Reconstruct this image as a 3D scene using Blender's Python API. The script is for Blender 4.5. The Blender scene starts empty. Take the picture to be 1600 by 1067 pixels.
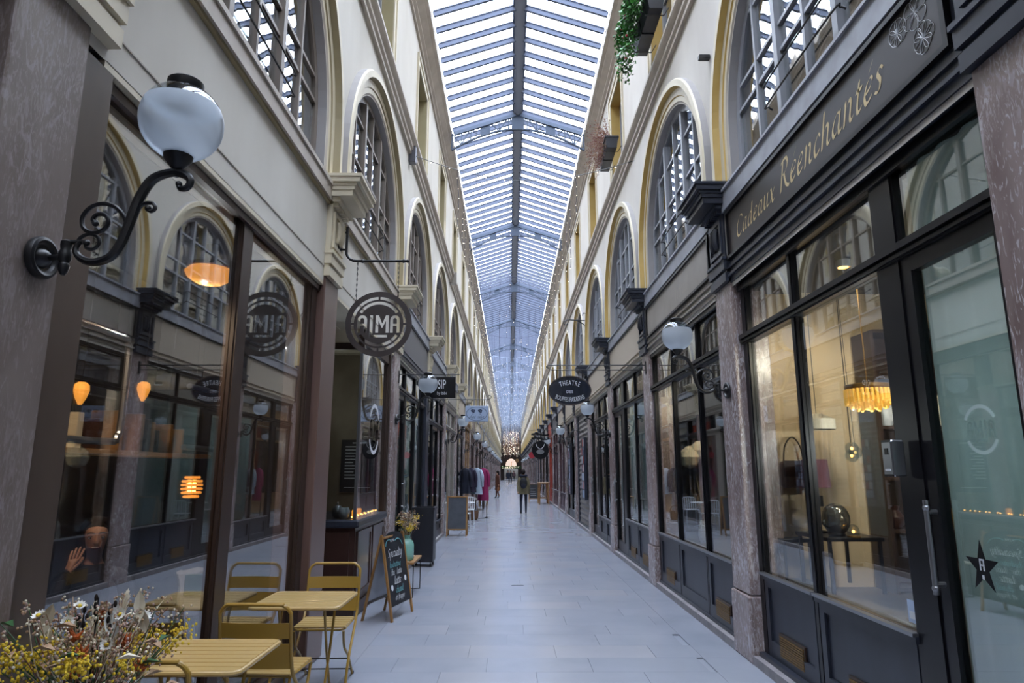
import bpy, math, random
from mathutils import Vector, Matrix
random.seed(7)
PI = math.pi
S = bpy.context.scene

# ------------------------------------------------------------------ camera, sky, exposure
cd = bpy.data.cameras.new('camera')
cd.sensor_width = 36.0
cd.lens = 36.0 * 1027 / 1600
cd.clip_start, cd.clip_end = 0.05, 400
cam = bpy.data.objects.new('camera', cd)
S.collection.objects.link(cam)
cam.location = (0, 0, 1.65)
cam.rotation_euler = (math.radians(90 + 11.15), 0, math.radians(-0.167))
S.camera = cam

SKY = 17.0      # zenith of an overcast sky; a third of it at the horizon
w = bpy.data.worlds.new('sky')
S.world = w
w.use_nodes = True
bg = w.node_tree.nodes['Background']
bg.inputs['Color'].default_value = (0.87, 0.925, 1.0, 1)
wn_ = w.node_tree.nodes
wl_ = w.node_tree.links
tc = wn_.new('ShaderNodeTexCoord')
sp = wn_.new('ShaderNodeSeparateXYZ')
mr_ = wn_.new('ShaderNodeMapRange')
mr_.inputs['From Min'].default_value = 0.0
mr_.inputs['From Max'].default_value = 1.0
mr_.inputs['To Min'].default_value = SKY / 3
mr_.inputs['To Max'].default_value = SKY
wl_.new(tc.outputs['Generated'], sp.inputs[0])
wl_.new(sp.outputs['Z'], mr_.inputs['Value'])
wl_.new(mr_.outputs[0], bg.inputs['Strength'])
S.view_settings.view_transform = 'Standard'
S.view_settings.look = 'None'
S.view_settings.gamma = 1
S.view_settings.exposure = 0.0
S.view_settings.use_curve_mapping = False
cy_ = S.cycles
cy_.use_denoising = True
cy_.max_bounces = 10
cy_.diffuse_bounces = 5
cy_.glossy_bounces = 5
cy_.transmission_bounces = 6
cy_.transparent_max_bounces = 24
cy_.sample_clamp_indirect = 6.0
cy_.caustics_reflective = False
cy_.caustics_refractive = False

# ------------------------------------------------------------------ materials
def lin(h):
    h = h.lstrip('#')
    o = []
    for i in (0, 2, 4):
        c = int(h[i:i + 2], 16) / 255
        o.append(c / 12.92 if c <= 0.04045 else ((c + 0.055) / 1.055) ** 2.4)
    return (*o, 1)

def mat(name, col, rough=0.5, metal=0.0, col2=None, scale=4.0, stretch=(1, 1, 1), lo=0.35, hi=0.65, bump=0.0,
        bscale=40.0, coat=0.0, emit=None, estr=0.0, detail=5.0, dist=0.0, spec=0.5):
    m = bpy.data.materials.new(name)
    m.use_nodes = True
    nt = m.node_tree
    b = nt.nodes['Principled BSDF']
    b.inputs['Base Color'].default_value = lin(col)
    b.inputs['Roughness'].default_value = rough
    b.inputs['Metallic'].default_value = metal
    b.inputs['Specular IOR Level'].default_value = spec
    if coat:
        b.inputs['Coat Weight'].default_value = coat
        b.inputs['Coat Roughness'].default_value = 0.05
    if emit:
        b.inputs['Emission Color'].default_value = lin(emit)
        b.inputs['Emission Strength'].default_value = estr
    if col2 or bump:
        g = nt.nodes.new('ShaderNodeNewGeometry')
        mp = nt.nodes.new('ShaderNodeMapping')
        mp.inputs['Scale'].default_value = stretch
        nt.links.new(g.outputs['Position'], mp.inputs['Vector'])
    if col2:
        n = nt.nodes.new('ShaderNodeTexNoise')
        n.inputs['Scale'].default_value = scale
        n.inputs['Detail'].default_value = detail
        n.inputs['Distortion'].default_value = dist
        nt.links.new(mp.outputs[0], n.inputs['Vector'])
        r = nt.nodes.new('ShaderNodeValToRGB')
        r.color_ramp.elements[0].position = lo
        r.color_ramp.elements[1].position = hi
        r.color_ramp.elements[0].color = lin(col)
        r.color_ramp.elements[1].color = lin(col2)
        nt.links.new(n.outputs['Fac'], r.inputs['Fac'])
        nt.links.new(r.outputs[0], b.inputs['Base Color'])
    if bump:
        n2 = nt.nodes.new('ShaderNodeTexNoise')
        n2.inputs['Scale'].default_value = bscale
        n2.inputs['Detail'].default_value = 3
        nt.links.new(mp.outputs[0], n2.inputs['Vector'])
        bp = nt.nodes.new('ShaderNodeBump')
        bp.inputs['Strength'].default_value = bump
        bp.inputs['Distance'].default_value = 0.01
        nt.links.new(n2.outputs['Fac'], bp.inputs['Height'])
        nt.links.new(bp.outputs[0], b.inputs['Normal'])
    return m

def glass(name, tint='#ffffff', ior=1.75, wavy=0.0, wscale=2.0, rough=0.0):
    m = bpy.data.materials.new(name)
    m.use_nodes = True
    nt = m.node_tree
    nt.nodes.clear()
    out = nt.nodes.new('ShaderNodeOutputMaterial')
    mix = nt.nodes.new('ShaderNodeMixShader')
    tr = nt.nodes.new('ShaderNodeBsdfTransparent')
    gl = nt.nodes.new('ShaderNodeBsdfGlossy')
    fr = nt.nodes.new('ShaderNodeFresnel')
    tr.inputs['Color'].default_value = lin(tint)
    gl.inputs['Color'].default_value = (1, 1, 1, 1)
    gl.inputs['Roughness'].default_value = rough
    fr.inputs['IOR'].default_value = ior
    if wavy:
        g = nt.nodes.new('ShaderNodeNewGeometry')
        n = nt.nodes.new('ShaderNodeTexNoise')
        n.inputs['Scale'].default_value = wscale
        n.inputs['Detail'].default_value = 1.5
        nt.links.new(g.outputs['Position'], n.inputs['Vector'])
        bp = nt.nodes.new('ShaderNodeBump')
        bp.inputs['Strength'].default_value = wavy
        bp.inputs['Distance'].default_value = 0.05
        nt.links.new(n.outputs['Fac'], bp.inputs['Height'])
        nt.links.new(bp.outputs[0], gl.inputs['Normal'])
    # the Fresnel node would invert its index on back faces; panes are single closed slabs, so use a facing-free index
    g2 = nt.nodes.new('ShaderNodeNewGeometry')
    mx = nt.nodes.new('ShaderNodeMix')
    mx.data_type = 'FLOAT'
    mx.inputs['A'].default_value = ior
    mx.inputs['B'].default_value = 1.0 / ior
    nt.links.new(g2.outputs['Backfacing'], mx.inputs['Factor'])
    nt.links.new(mx.outputs['Result'], fr.inputs['IOR'])
    nt.links.new(fr.outputs[0], mix.inputs['Fac'])
    nt.links.new(tr.outputs[0], mix.inputs[1])
    nt.links.new(gl.outputs[0], mix.inputs[2])
    nt.links.new(mix.outputs[0], out.inputs['Surface'])
    return m

M = {}
M['plaster'] = mat('plaster', '#c2bcb3', 0.85, col2='#cdc8bf', scale=1.3, stretch=(1, 1, .5), bump=.06, bscale=30)
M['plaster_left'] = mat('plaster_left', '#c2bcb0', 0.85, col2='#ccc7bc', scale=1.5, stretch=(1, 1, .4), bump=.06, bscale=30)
M['cream'] = mat('cream_paint', '#d0c5ac', 0.55, col2='#c6bba1', scale=3)
M['stone_trim'] = mat('stone_trim', '#b8aea0', 0.6, col2='#a89d8f', scale=3)
M['grey_trim'] = mat('grey_trim', '#a09c9a', 0.5)
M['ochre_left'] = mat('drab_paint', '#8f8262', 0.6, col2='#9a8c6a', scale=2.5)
M['ochre'] = mat('ochre_paint', '#bb9a52', 0.6, col2='#c4a662', scale=2.5)
M['window_grey'] = mat('window_grey_paint', '#96989e', 0.4)
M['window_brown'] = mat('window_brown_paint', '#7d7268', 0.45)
M['lead'] = mat('lead_ledge', '#9a9ca3', 0.45, col2='#8a8b90', scale=6)
def marble(name, dark, base, vein, rough=.25, sc=1.0, amt=.5):
    m = mat(name, dark, rough, col2=base, scale=2.6 * sc, stretch=(1.3, 1.3, .6), lo=.3, hi=.7, detail=6, dist=.8)
    nt = m.node_tree
    b = nt.nodes['Principled BSDF']
    ramp = b.inputs['Base Color'].links[0].from_node
    g = nt.nodes.new('ShaderNodeNewGeometry')
    mp = nt.nodes.new('ShaderNodeMapping'); mp.inputs['Scale'].default_value = (1.6, 1.6, .75)
    nt.links.new(g.outputs['Position'], mp.inputs['Vector'])
    cols = ramp.outputs[0]
    mk = nt.nodes.new('ShaderNodeTexNoise'); mk.inputs['Scale'].default_value = 2.2 * sc; mk.inputs['Detail'].default_value = 2
    nt.links.new(mp.outputs[0], mk.inputs['Vector'])
    mr = nt.nodes.new('ShaderNodeMapRange'); mr.inputs['From Min'].default_value = .42; mr.inputs['From Max'].default_value = .62
    nt.links.new(mk.outputs['Fac'], mr.inputs['Value'])
    mp2 = nt.nodes.new('ShaderNodeMapping'); mp2.inputs['Scale'].default_value = (2.2, 2.2, .6); mp2.inputs['Rotation'].default_value = (.25, .2, 0)
    nt.links.new(g.outputs['Position'], mp2.inputs['Vector'])
    for scl, lo, hi, st, masked in ((9 * sc, .53, .61, .66, True), (26 * sc, .54, .64, .6, True), (15 * sc, .57, .66, .55, False)):
        n = nt.nodes.new('ShaderNodeTexNoise'); n.inputs['Scale'].default_value = scl; n.inputs['Detail'].default_value = 6; n.inputs['Distortion'].default_value = 2.2
        nt.links.new(mp2.outputs[0], n.inputs['Vector'])
        r = nt.nodes.new('ShaderNodeMapRange'); r.inputs['From Min'].default_value = lo; r.inputs['From Max'].default_value = hi
        r.inputs['To Min'].default_value = 0; r.inputs['To Max'].default_value = st * amt * 2
        nt.links.new(n.outputs['Fac'], r.inputs['Value'])
        fac = r.outputs[0]
        if masked:
            mu = nt.nodes.new('ShaderNodeMath'); mu.operation = 'MULTIPLY'
            nt.links.new(fac, mu.inputs[0]); nt.links.new(mr.outputs[0], mu.inputs[1])
            fac = mu.outputs[0]
        mx = nt.nodes.new('ShaderNodeMix'); mx.data_type = 'RGBA'; mx.clamp_factor = True
        nt.links.new(fac, mx.inputs['Factor'])
        nt.links.new(cols, mx.inputs['A']); mx.inputs['B'].default_value = lin(vein)
        cols = mx.outputs['Result']
    nt.links.new(cols, b.inputs['Base Color'])
    return m
M['marble'] = marble('griotte_marble', '#766460', '#998986', '#d2cccf', .26, 1.0, .5)
M['marble_dark'] = marble('worn_marble', '#665850', '#7c7069', '#a39a9c', .4, 1.1, .26)
M['jamb'] = mat('jamb_board', '#463a33', 0.3, col2='#55483f', scale=3, stretch=(1, 1, .4))
M['black'] = mat('black_paint', '#0f0f13', 0.3, spec=.35)
M['black_soft'] = mat('black_panel_paint', '#2a2d36', 0.34, col2='#313540', scale=4, stretch=(1, 1, .3), spec=.4)
M['sign_brown'] = mat('sign_board_brown', '#2c2625', 0.42, spec=.4)
M['fascia_taupe'] = mat('fascia_taupe', '#8b847a', 0.4, col2='#958e86', scale=3)
M['fascia_grey'] = mat('fascia_grey', '#57575d', 0.4)
M['fascia_cream'] = mat('fascia_cream', '#b7aa98', 0.5)
M['brown'] = mat('brown_paint', '#3b2823', 0.3, coat=.3, col2='#422d27', scale=3)
M['brown_mid'] = mat('brown_pilaster_paint', '#664f48', 0.35, coat=.2)
M['oak'] = mat('oak', '#8d6b45', 0.5, col2='#a07c52', scale=6, stretch=(4, .6, 4))
M['wood_dark'] = mat('dark_wood', '#2e201a', 0.4, col2='#38281f', scale=5, stretch=(1, 1, .3))
M['brass'] = mat('brass_vent', '#8a6a32', 0.4, metal=.6, col2='#6e5228', scale=30, stretch=(1, 1, 6))
M['iron'] = mat('black_iron', '#131316', 0.38)
M['steel'] = mat('brushed_steel', '#9a9ca0', 0.3, metal=.9)
M['roof_bar'] = mat('roof_bar_paint', '#656d80', 0.7, spec=.2)
M['roof_ridge'] = mat('roof_ridge_paint', '#8a8f9a', 0.6, spec=.3)
M['truss'] = mat('truss_paint', '#566070', 0.7, spec=.2)
M['shop_glass'] = glass('shop_glass', '#eef3f2', 2.7)
M['cafe_glass'] = glass('cafe_glass', '#f2f4f4', 3.0)
M['old_glass'] = glass('old_wavy_glass', '#e8ecec', 4.2, wavy=.05, wscale=2.6)
M['roof_glass'] = glass('roof_glass', '#f6f9ff', 1.35)
M['teal_glass'] = glass('teal_glass', '#9fc4bd', 1.9)
M['globe_frost'] = None
M['floor'] = mat('pale_stone', '#8b909c', 0.2, col2='#9397a2', scale=1.2, bump=.02, bscale=8, detail=6)
M['floor2'] = mat('pale_stone_b', '#888d99', 0.22, col2='#9195a0', scale=1.7, bump=.02, bscale=8, detail=6)
M['floor3'] = mat('pale_stone_c', '#90939d', 0.18, col2='#989aa3', scale=.9, bump=.02, bscale=8, detail=6)
M['grout'] = mat('dark_joint', '#747985', 0.8)
M['kerb'] = mat('kerb_stone', '#7a7678', 0.6, col2='#8d888a', scale=8)
M['mustard'] = mat('mustard_metal', '#96762e', 0.38, coat=.15)
M['mustard_top'] = mat('mustard_table_metal', '#a58a55', 0.36, coat=.15)
M['gold_letter'] = mat('gilt_letter', '#cdb684', 0.5)
M['faded_letter'] = mat('faded_letter', '#a79f92', 0.5)
M['white_letter'] = mat('white_letter', '#d8dade', 0.5)
M['white'] = mat('white_paint', '#c9ccd0', 0.5)
M['chalk'] = mat('chalk_strokes', '#cfd3d6', 0.9)
M['chalk_teal'] = mat('teal_chalk_strokes', '#6fb0b5', 0.9)
M['board'] = mat('chalkboard_black', '#17191f', 0.55, col2='#1f2229', scale=7)
M['board_grey'] = mat('chalkboard_grey', '#3c4048', 0.6, col2='#464a52', scale=7)
M['wood_frame'] = mat('light_wood_frame', '#9b7240', 0.5, col2='#866034', scale=8, stretch=(1, 1, .3))
M['beige_wall'] = mat('beige_shop_wall', '#c0a987', 0.8, col2='#c7b190', scale=1.5)
M['beige_stone'] = mat('worn_beige_wall', '#7d7160', 0.8, col2='#978a76', scale=3, detail=6)
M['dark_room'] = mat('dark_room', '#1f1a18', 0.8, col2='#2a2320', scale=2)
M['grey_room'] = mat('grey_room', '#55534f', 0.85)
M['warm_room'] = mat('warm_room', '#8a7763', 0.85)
M['teal_cloth'] = mat('teal_curtain', '#93aaa4', 0.75, col2='#a3b9b2', scale=3, stretch=(1, 4, .12))
M['roomfloor'] = mat('room_floor', '#5b5148', 0.4)
M['planter_black'] = mat('planter_black', '#1b1c24', 0.4)
M['leaf'] = mat('leaf_green', '#2f7a2c', 0.5, col2='#4f9a40', scale=30)
M['leaf_dark'] = mat('leaf_dark_green', '#2b5228', 0.5)
M['dry'] = mat('dried_stems', '#8a6a50', 0.8, col2='#a58a6c', scale=30)
M['dry_red'] = mat('dried_red_brown', '#7a4a40', 0.8)
M['yellow_fl'] = mat('yellow_flower', '#c8a518', 0.7, col2='#d6bb35', scale=60)
M['orange_fl'] = mat('orange_flower', '#a8521c', 0.7)
M['white_fl'] = mat('white_flower', '#d8d6d0', 0.7)
M['feather'] = mat('cream_plume', '#cfc5ae', 0.8)
M['pink_fl'] = mat('dusty_pink_flower', '#a58a80', 0.8)
M['red_fl'] = mat('red_flower', '#a02733', 0.6)
M['vase'] = mat('teal_vase_glass', '#7fb5a8', 0.12, coat=.4)
M['skin'] = mat('skin', '#b98a70', 0.5)
M['hair'] = mat('dark_hair', '#1c1410', 0.7, spec=.2)
M['lip'] = mat('lips', '#94544c', 0.5)
M['eye'] = mat('eye_dark', '#1a1412', 0.3)
M['olive'] = mat('olive_coat', '#6b634a', 0.85, col2='#756c52', scale=9)
M['navy'] = mat('navy_cloth', '#1d2130', 0.85)
M['black_cloth'] = mat('black_cloth', '#15151a', 0.8)
M['rust'] = mat('rust_coat', '#5a3122', 0.85)
M['tan'] = mat('tan_leather', '#8a5028', 0.5)
M['lightblue'] = mat('light_blue_cloth', '#a9b7c6', 0.8)
M['magenta'] = mat('magenta_cloth', '#8c1f52', 0.8)
M['purple_cloth'] = mat('dark_purple_cloth', '#2a2438', 0.85)
M['sign_blue'] = mat('pale_blue_sign', '#a3b3cc', 0.45)
M['sign_navy'] = mat('navy_sign_paint', '#111a2a', 0.25, coat=.4)
M['sign_dark'] = mat('dark_bronze_sign', '#352d2c', 0.45)
M['slate'] = mat('slate_line', '#2c3550', 0.6)
M['red'] = mat('red_shop_paint', '#a23a28', 0.45)
M['burgundy'] = mat('plum_paint', '#4a3038', 0.35)
M['shutter'] = mat('shutter_grey', '#77726e', 0.45)
M['poster_blue'] = mat('poster_blue', '#2a4768', 0.4, col2='#9fb4c4', scale=9, lo=.52, hi=.58)
M['bag_brown'] = mat('bag_leather', '#6a5048', 0.45)
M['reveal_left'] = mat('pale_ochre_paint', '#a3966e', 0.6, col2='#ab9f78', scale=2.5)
M['lamp_purple'] = mat('plum_lampshade', '#6a434e', 0.8)
M['leather_brown'] = mat('brown_leather', '#3a231d', 0.4)
M['silver'] = mat('silver_ceramic', '#8a877c', 0.15, metal=.8, col2='#6a6558', scale=8)
M['bulb'] = mat('warm_bulb', '#ffd9a0', 0.4, emit='#ffb050', estr=14)
M['amber'] = mat('amber_lamp_glass', '#e0a050', 0.3, emit='#ffa23c', estr=1.3)
M['crystal'] = mat('amber_crystal', '#dcae58', 0.2, emit='#ffbe4c', estr=.75)
M['led'] = mat('fairy_bulb', '#fff2dd', 0.4, emit='#fff0dc', estr=6)
M['backlit'] = mat('backlit_lunette', '#f0d8c8', 0.6, emit='#ffe0cc', estr=.8)
M['paper'] = mat('white_paper', '#c6c9cd', 0.8)
M['pale_panel'] = mat('pale_grey_panel', '#a9adb6', 0.35)
M['wicker'] = mat('wicker', '#6b4a30', 0.8)
M['day'] = mat('daylit_wall', '#6a6866', 0.8)

def cloth(name, col):
    m = bpy.data.materials.new(name); m.use_nodes = True
    nt = m.node_tree; nt.nodes.clear()
    out = nt.nodes.new('ShaderNodeOutputMaterial'); mx = nt.nodes.new('ShaderNodeMixShader'); mx.inputs[0].default_value = .55
    for i, k in ((1, 'ShaderNodeBsdfDiffuse'), (2, 'ShaderNodeBsdfTranslucent')):
        n = nt.nodes.new(k); n.inputs['Color'].default_value = lin(col); nt.links.new(n.outputs[0], mx.inputs[i])
    nt.links.new(mx.outputs[0], out.inputs['Surface'])
    return m
M['teal_cloth'] = cloth('teal_curtain', '#b6c6c8')
def frost(name):
    m = bpy.data.materials.new(name)
    m.use_nodes = True
    nt = m.node_tree
    nt.nodes.clear()
    out = nt.nodes.new('ShaderNodeOutputMaterial')
    d = nt.nodes.new('ShaderNodeBsdfDiffuse')
    t = nt.nodes.new('ShaderNodeBsdfTranslucent')
    p = nt.nodes.new('ShaderNodeBsdfTransparent')
    g = nt.nodes.new('ShaderNodeBsdfGlossy')
    for n in (d, t):
        n.inputs['Color'].default_value = lin('#e6ebf0')
    p.inputs['Color'].default_value = lin('#eef3f8')
    g.inputs['Roughness'].default_value = .3
    a = nt.nodes.new('ShaderNodeMixShader'); b = nt.nodes.new('ShaderNodeMixShader'); c = nt.nodes.new('ShaderNodeMixShader')
    a.inputs[0].default_value = .6
    b.inputs[0].default_value = .42
    lw = nt.nodes.new('ShaderNodeLayerWeight'); lw.inputs[0].default_value = .08
    L = nt.links.new
    L(d.outputs[0], a.inputs[1]); L(t.outputs[0], a.inputs[2])
    L(a.outputs[0], b.inputs[1]); L(p.outputs[0], b.inputs[2])
    L(lw.outputs['Fresnel'], c.inputs[0]); L(b.outputs[0], c.inputs[1]); L(g.outputs[0], c.inputs[2])
    L(c.outputs[0], out.inputs['Surface'])
    return m
M['globe_frost'] = frost('frosted_globe')
M['globe_clear'] = glass('clear_globe_top', '#dfe7ee', 1.6)

# ------------------------------------------------------------------ mesh builder
class MB:
    def __init__(s):
        s.v, s.f, s.m, s.sm, s.mats = [], [], [], [], []
    def mi(s, m):
        if m not in s.mats:
            s.mats.append(m)
        return s.mats.index(m)
    def add(s, vs, fs, m, smooth=False):
        b = len(s.v)
        i = s.mi(m)
        s.v.extend([tuple(p) for p in vs])
        for f in fs:
            s.f.append([b + k for k in f]); s.m.append(i); s.sm.append(smooth)
    def poly(s, pts, m):
        s.add(pts, [list(range(len(pts)))], m)
    def box(s, x0, x1, y0, y1, z0, z1, m):
        if x0 > x1: x0, x1 = x1, x0
        if y0 > y1: y0, y1 = y1, y0
        if z0 > z1: z0, z1 = z1, z0
        s.add([(x0, y0, z0), (x1, y0, z0), (x1, y1, z0), (x0, y1, z0), (x0, y0, z1), (x1, y0, z1), (x1, y1, z1), (x0, y1, z1)],
              [(0, 3, 2, 1), (4, 5, 6, 7), (0, 1, 5, 4), (1, 2, 6, 5), (2, 3, 7, 6), (3, 0, 4, 7)], m)
    def bbox(s, x0, x1, y0, y1, z0, z1, b, m):
        # box with chamfered top and bottom edges and vertical edges: an octagonal prism with a narrowed cap
        if x0 > x1: x0, x1 = x1, x0
        if y0 > y1: y0, y1 = y1, y0
        def ring(i, z):
            return [(x0 + i + b, y0 + i, z), (x1 - i - b, y0 + i, z), (x1 - i, y0 + i + b, z), (x1 - i, y1 - i - b, z),
                    (x1 - i - b, y1 - i, z), (x0 + i + b, y1 - i, z), (x0 + i, y1 - i - b, z), (x0 + i, y0 + i + b, z)]
        vs = ring(b * .6, z0) + ring(0, z0 + b) + ring(0, z1 - b) + ring(b * .6, z1)
        fs = [list(range(7, -1, -1)), list(range(24, 32))]
        for r in range(3):
            for k in range(8):
                fs.append((r * 8 + k, r * 8 + (k + 1) % 8, r * 8 + 8 + (k + 1) % 8, r * 8 + 8 + k))
        s.add(vs, fs, m)
    def bar(s, a, b, w, h, m, up=(0, 0, 1)):
        a, b = Vector(a), Vector(b)
        d = (b - a).normalized()
        u = Vector(up)
        sd = d.cross(u)
        if sd.length < 1e-5:
            sd = d.cross(Vector((1, 0, 0)))
        sd.normalize()
        u = sd.cross(d)
        vs = []
        for p in (a, b):
            for i, j in ((-1, -1), (1, -1), (1, 1), (-1, 1)):
                vs.append(p + sd * (w / 2 * i) + u * (h / 2 * j))
        s.add(vs, [(0, 3, 2, 1), (4, 5, 6, 7), (0, 1, 5, 4), (1, 2, 6, 5), (2, 3, 7, 6), (3, 0, 4, 7)], m)
    def tube(s, path, r, m, n=8, closed=False, caps=True):
        P = [Vector(p) for p in path]
        N = len(P)
        R = r if isinstance(r, (list, tuple)) else [r] * N
        T = []
        for i in range(N):
            if closed:
                t = P[(i + 1) % N] - P[i - 1]
            else:
                t = P[min(i + 1, N - 1)] - P[max(i - 1, 0)]
            T.append(t.normalized() if t.length > 1e-9 else Vector((0, 0, 1)))
        ref = Vector((0, 0, 1)) if abs(T[0].z) < .9 else Vector((1, 0, 0))
        u = T[0].cross(ref).normalized()
        vs = []
        for i in range(N):
            u = (u - T[i] * u.dot(T[i]))
            u = u.normalized() if u.length > 1e-6 else T[i].orthogonal().normalized()
            v = T[i].cross(u)
            for k in range(n):
                a = 2 * PI * k / n
                vs.append(P[i] + (u * math.cos(a) + v * math.sin(a)) * R[i])
        fs = []
        for i in range(N if closed else N - 1):
            j = (i + 1) % N
            for k in range(n):
                fs.append((i * n + k, i * n + (k + 1) % n, j * n + (k + 1) % n, j * n + k))
        if caps and not closed:
            fs.append(list(range(n - 1, -1, -1)))
            fs.append([(N - 1) * n + k for k in range(n)])
        s.add(vs, fs, m, True)
    def lathe(s, prof, c, m, n=20, axis=(0, 0, 1), xref=None):
        A = Vector(axis).normalized()
        U = Vector(xref) if xref else (A.orthogonal().normalized())
        V = A.cross(U)
        c = Vector(c)
        vs, fs = [], []
        for r, h in prof:
            for k in range(n):
                a = 2 * PI * k / n
                vs.append(c + A * h + (U * math.cos(a) + V * math.sin(a)) * max(r, 1e-4))
        for i in range(len(prof) - 1):
            for k in range(n):
                fs.append((i * n + k, i * n + (k + 1) % n, i * n + n + (k + 1) % n, i * n + n + k))
        fs.append(list(range(n - 1, -1, -1)))
        fs.append([(len(prof) - 1) * n + k for k in range(n)])
        s.add(vs, fs, m, True)
    def ball(s, c, r, m, n=12, k=8, sx=1, sy=1, sz=1):
        c = Vector(c)
        vs, fs = [], []
        for i in range(k + 1):
            t = PI * i / k
            for j in range(n):
                a = 2 * PI * j / n
                q = max(math.sin(t), 1e-3)
                vs.append((c.x + r * sx * q * math.cos(a), c.y + r * sy * q * math.sin(a), c.z - r * sz * math.cos(t)))
        for i in range(k):
            for j in range(n):
                fs.append((i * n + j, i * n + (j + 1) % n, i * n + n + (j + 1) % n, i * n + n + j))
        s.add(vs, fs, m, True)
    def prism(s, pts, f, t0, t1, m, smooth=False):
        # closed 2D outline pts mapped by f(a, b, t) and swept from t0 to t1, capped
        n = len(pts)
        vs = [f(a, b, t0) for a, b in pts] + [f(a, b, t1) for a, b in pts]
        fs = [list(range(n - 1, -1, -1)), list(range(n, 2 * n))]
        for k in range(n):
            fs.append((k, (k + 1) % n, n + (k + 1) % n, n + k))
        s.add(vs, fs, m, smooth)
    def mesh(s, name):
        me = bpy.data.meshes.new(name)
        me.from_pydata(s.v, [], s.f)
        for m in s.mats:
            me.materials.append(M[m] if isinstance(m, str) else m)
        me.polygons.foreach_set('material_index', s.m)
        me.polygons.foreach_set('use_smooth', s.sm)
        if any(s.sm):
            me.set_sharp_from_angle(angle=math.radians(38))
        me.update()
        return me
    def build(s, name, parent=None, loc=None, **pr):
        return obj(name, s.mesh(name), parent, loc, **pr)

def obj(name, me, parent=None, loc=None, **pr):
    o = bpy.data.objects.new(name, me)
    S.collection.objects.link(o)
    if parent:
        o.parent = parent
    if loc is not None:
        o.location = loc
    for k, v in pr.items():
        o[k] = v
    return o

def fix_normals(me):
    import bmesh
    b = bmesh.new(); b.from_mesh(me)
    bmesh.ops.recalc_face_normals(b, faces=b.faces)
    b.to_mesh(me); b.free()

def thing(name, label, cat, loc=(0, 0, 0), rz=0, group=None, kind=None):
    o = bpy.data.objects.new(name, None)
    o.empty_display_size = .1
    S.collection.objects.link(o)
    o.location = loc
    o.rotation_euler = (0, 0, rz)
    tag(o, label, cat, group, kind)
    return o

def tag(o, label=None, cat=None, group=None, kind=None):
    if label: o['label'] = label
    if cat: o['category'] = cat
    if group: o['group'] = group
    if kind: o['kind'] = kind
    return o

def copy_tree(o, parent=None):
    c = o.copy()
    S.collection.objects.link(c)
    c.parent = parent
    for ch in list(o.children):
        copy_tree(ch, c)
    return c

def rect_prof(pts):
    return pts

def arc(cx, cy, r, a0, a1, n):
    return [(cx + r * math.cos(a0 + (a1 - a0) * i / n), cy + r * math.sin(a0 + (a1 - a0) * i / n)) for i in range(n + 1)]

def smooth_path(pts, k=6):
    # Catmull-Rom through the points, any dimension
    P = [Vector(p) for p in pts]
    out = []
    for i in range(len(P) - 1):
        p0 = P[max(i - 1, 0)]; p1 = P[i]; p2 = P[i + 1]; p3 = P[min(i + 2, len(P) - 1)]
        for j in range(k):
            t = j / k
            out.append(.5 * ((2 * p1) + (p2 - p0) * t + (2 * p0 - 5 * p1 + 4 * p2 - p3) * t * t + (3 * p1 - p0 - 3 * p2 + p3) * t ** 3))
    out.append(P[-1])
    return out

# ------------------------------------------------------------------ lettering
_txt = {}
def glyph(ch):
    if ch in _txt:
        return _txt[ch]
    cu = bpy.data.curves.new('glyph', 'FONT')
    cu.body = ch
    cu.size = 1
    cu.resolution_u = 3
    o = bpy.data.objects.new('glyph', cu)
    S.collection.objects.link(o)
    dg = bpy.context.evaluated_depsgraph_get()
    me = bpy.data.meshes.new_from_object(o.evaluated_get(dg))
    vs = [(v.co.x, v.co.y) for v in me.vertices]
    fs = [list(p.vertices) for p in me.polygons]
    wd = (max(v[0] for v in vs) if vs else .25)
    bpy.data.objects.remove(o)
    bpy.data.curves.remove(cu)
    bpy.data.meshes.remove(me)
    _txt[ch] = (vs, fs, wd)
    return _txt[ch]

def text(mb, s, size, f, m, xs=1.0, gap=.06, center=True, bold=0.0):
    # plain lettering laid along x; f(a, b) -> 3D point
    x = 0
    items = []
    for ch in s:
        if ch == ' ':
            x += .3 * size * xs
            continue
        vs, fs, wd = glyph(ch)
        items.append((x, vs, fs))
        x += (wd + gap) * size * xs
    off = -x / 2 if center else 0
    for x0, vs, fs in items:
        for dx in ((0, bold, -bold) if bold else (0,)):
            mb.add([f(off + x0 + v[0] * size * xs + dx, v[1] * size) for v in vs], fs, m)
    return x

def text_arc(mb, s, size, f, m, R, up=True, cx=0, cz=0, squash=1.0, xs=1.0, gap=.08):
    # letters on a circle of radius R centred (cx, cz)
    ws = []
    for ch in s:
        ws.append(.3 if ch == ' ' else glyph(ch)[2] + gap)
    tot = sum(ws) * size * xs
    a = -tot / 2
    for ch, wd in zip(s, ws):
        mid = a + wd * size * xs / 2
        if ch != ' ':
            vs, fs, g = glyph(ch)
            pts = []
            for v in vs:
                lx = (v[0] - g / 2) * size * xs
                lz = v[1] * size
                if up:
                    th = mid / R
                    c, sn = math.cos(th), math.sin(th)
                    px = R * sn + lx * c + lz * sn
                    pz = R * c - lx * sn + lz * c
                else:
                    th = mid / R
                    c, sn = math.cos(th), math.sin(th)
                    px = R * sn + lx * c - lz * sn
                    pz = -R * c + lx * sn + lz * c
                pts.append(f(cx + px, cz + pz * squash))
            mb.add(pts, fs, m)
        a += wd * size * xs

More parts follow.
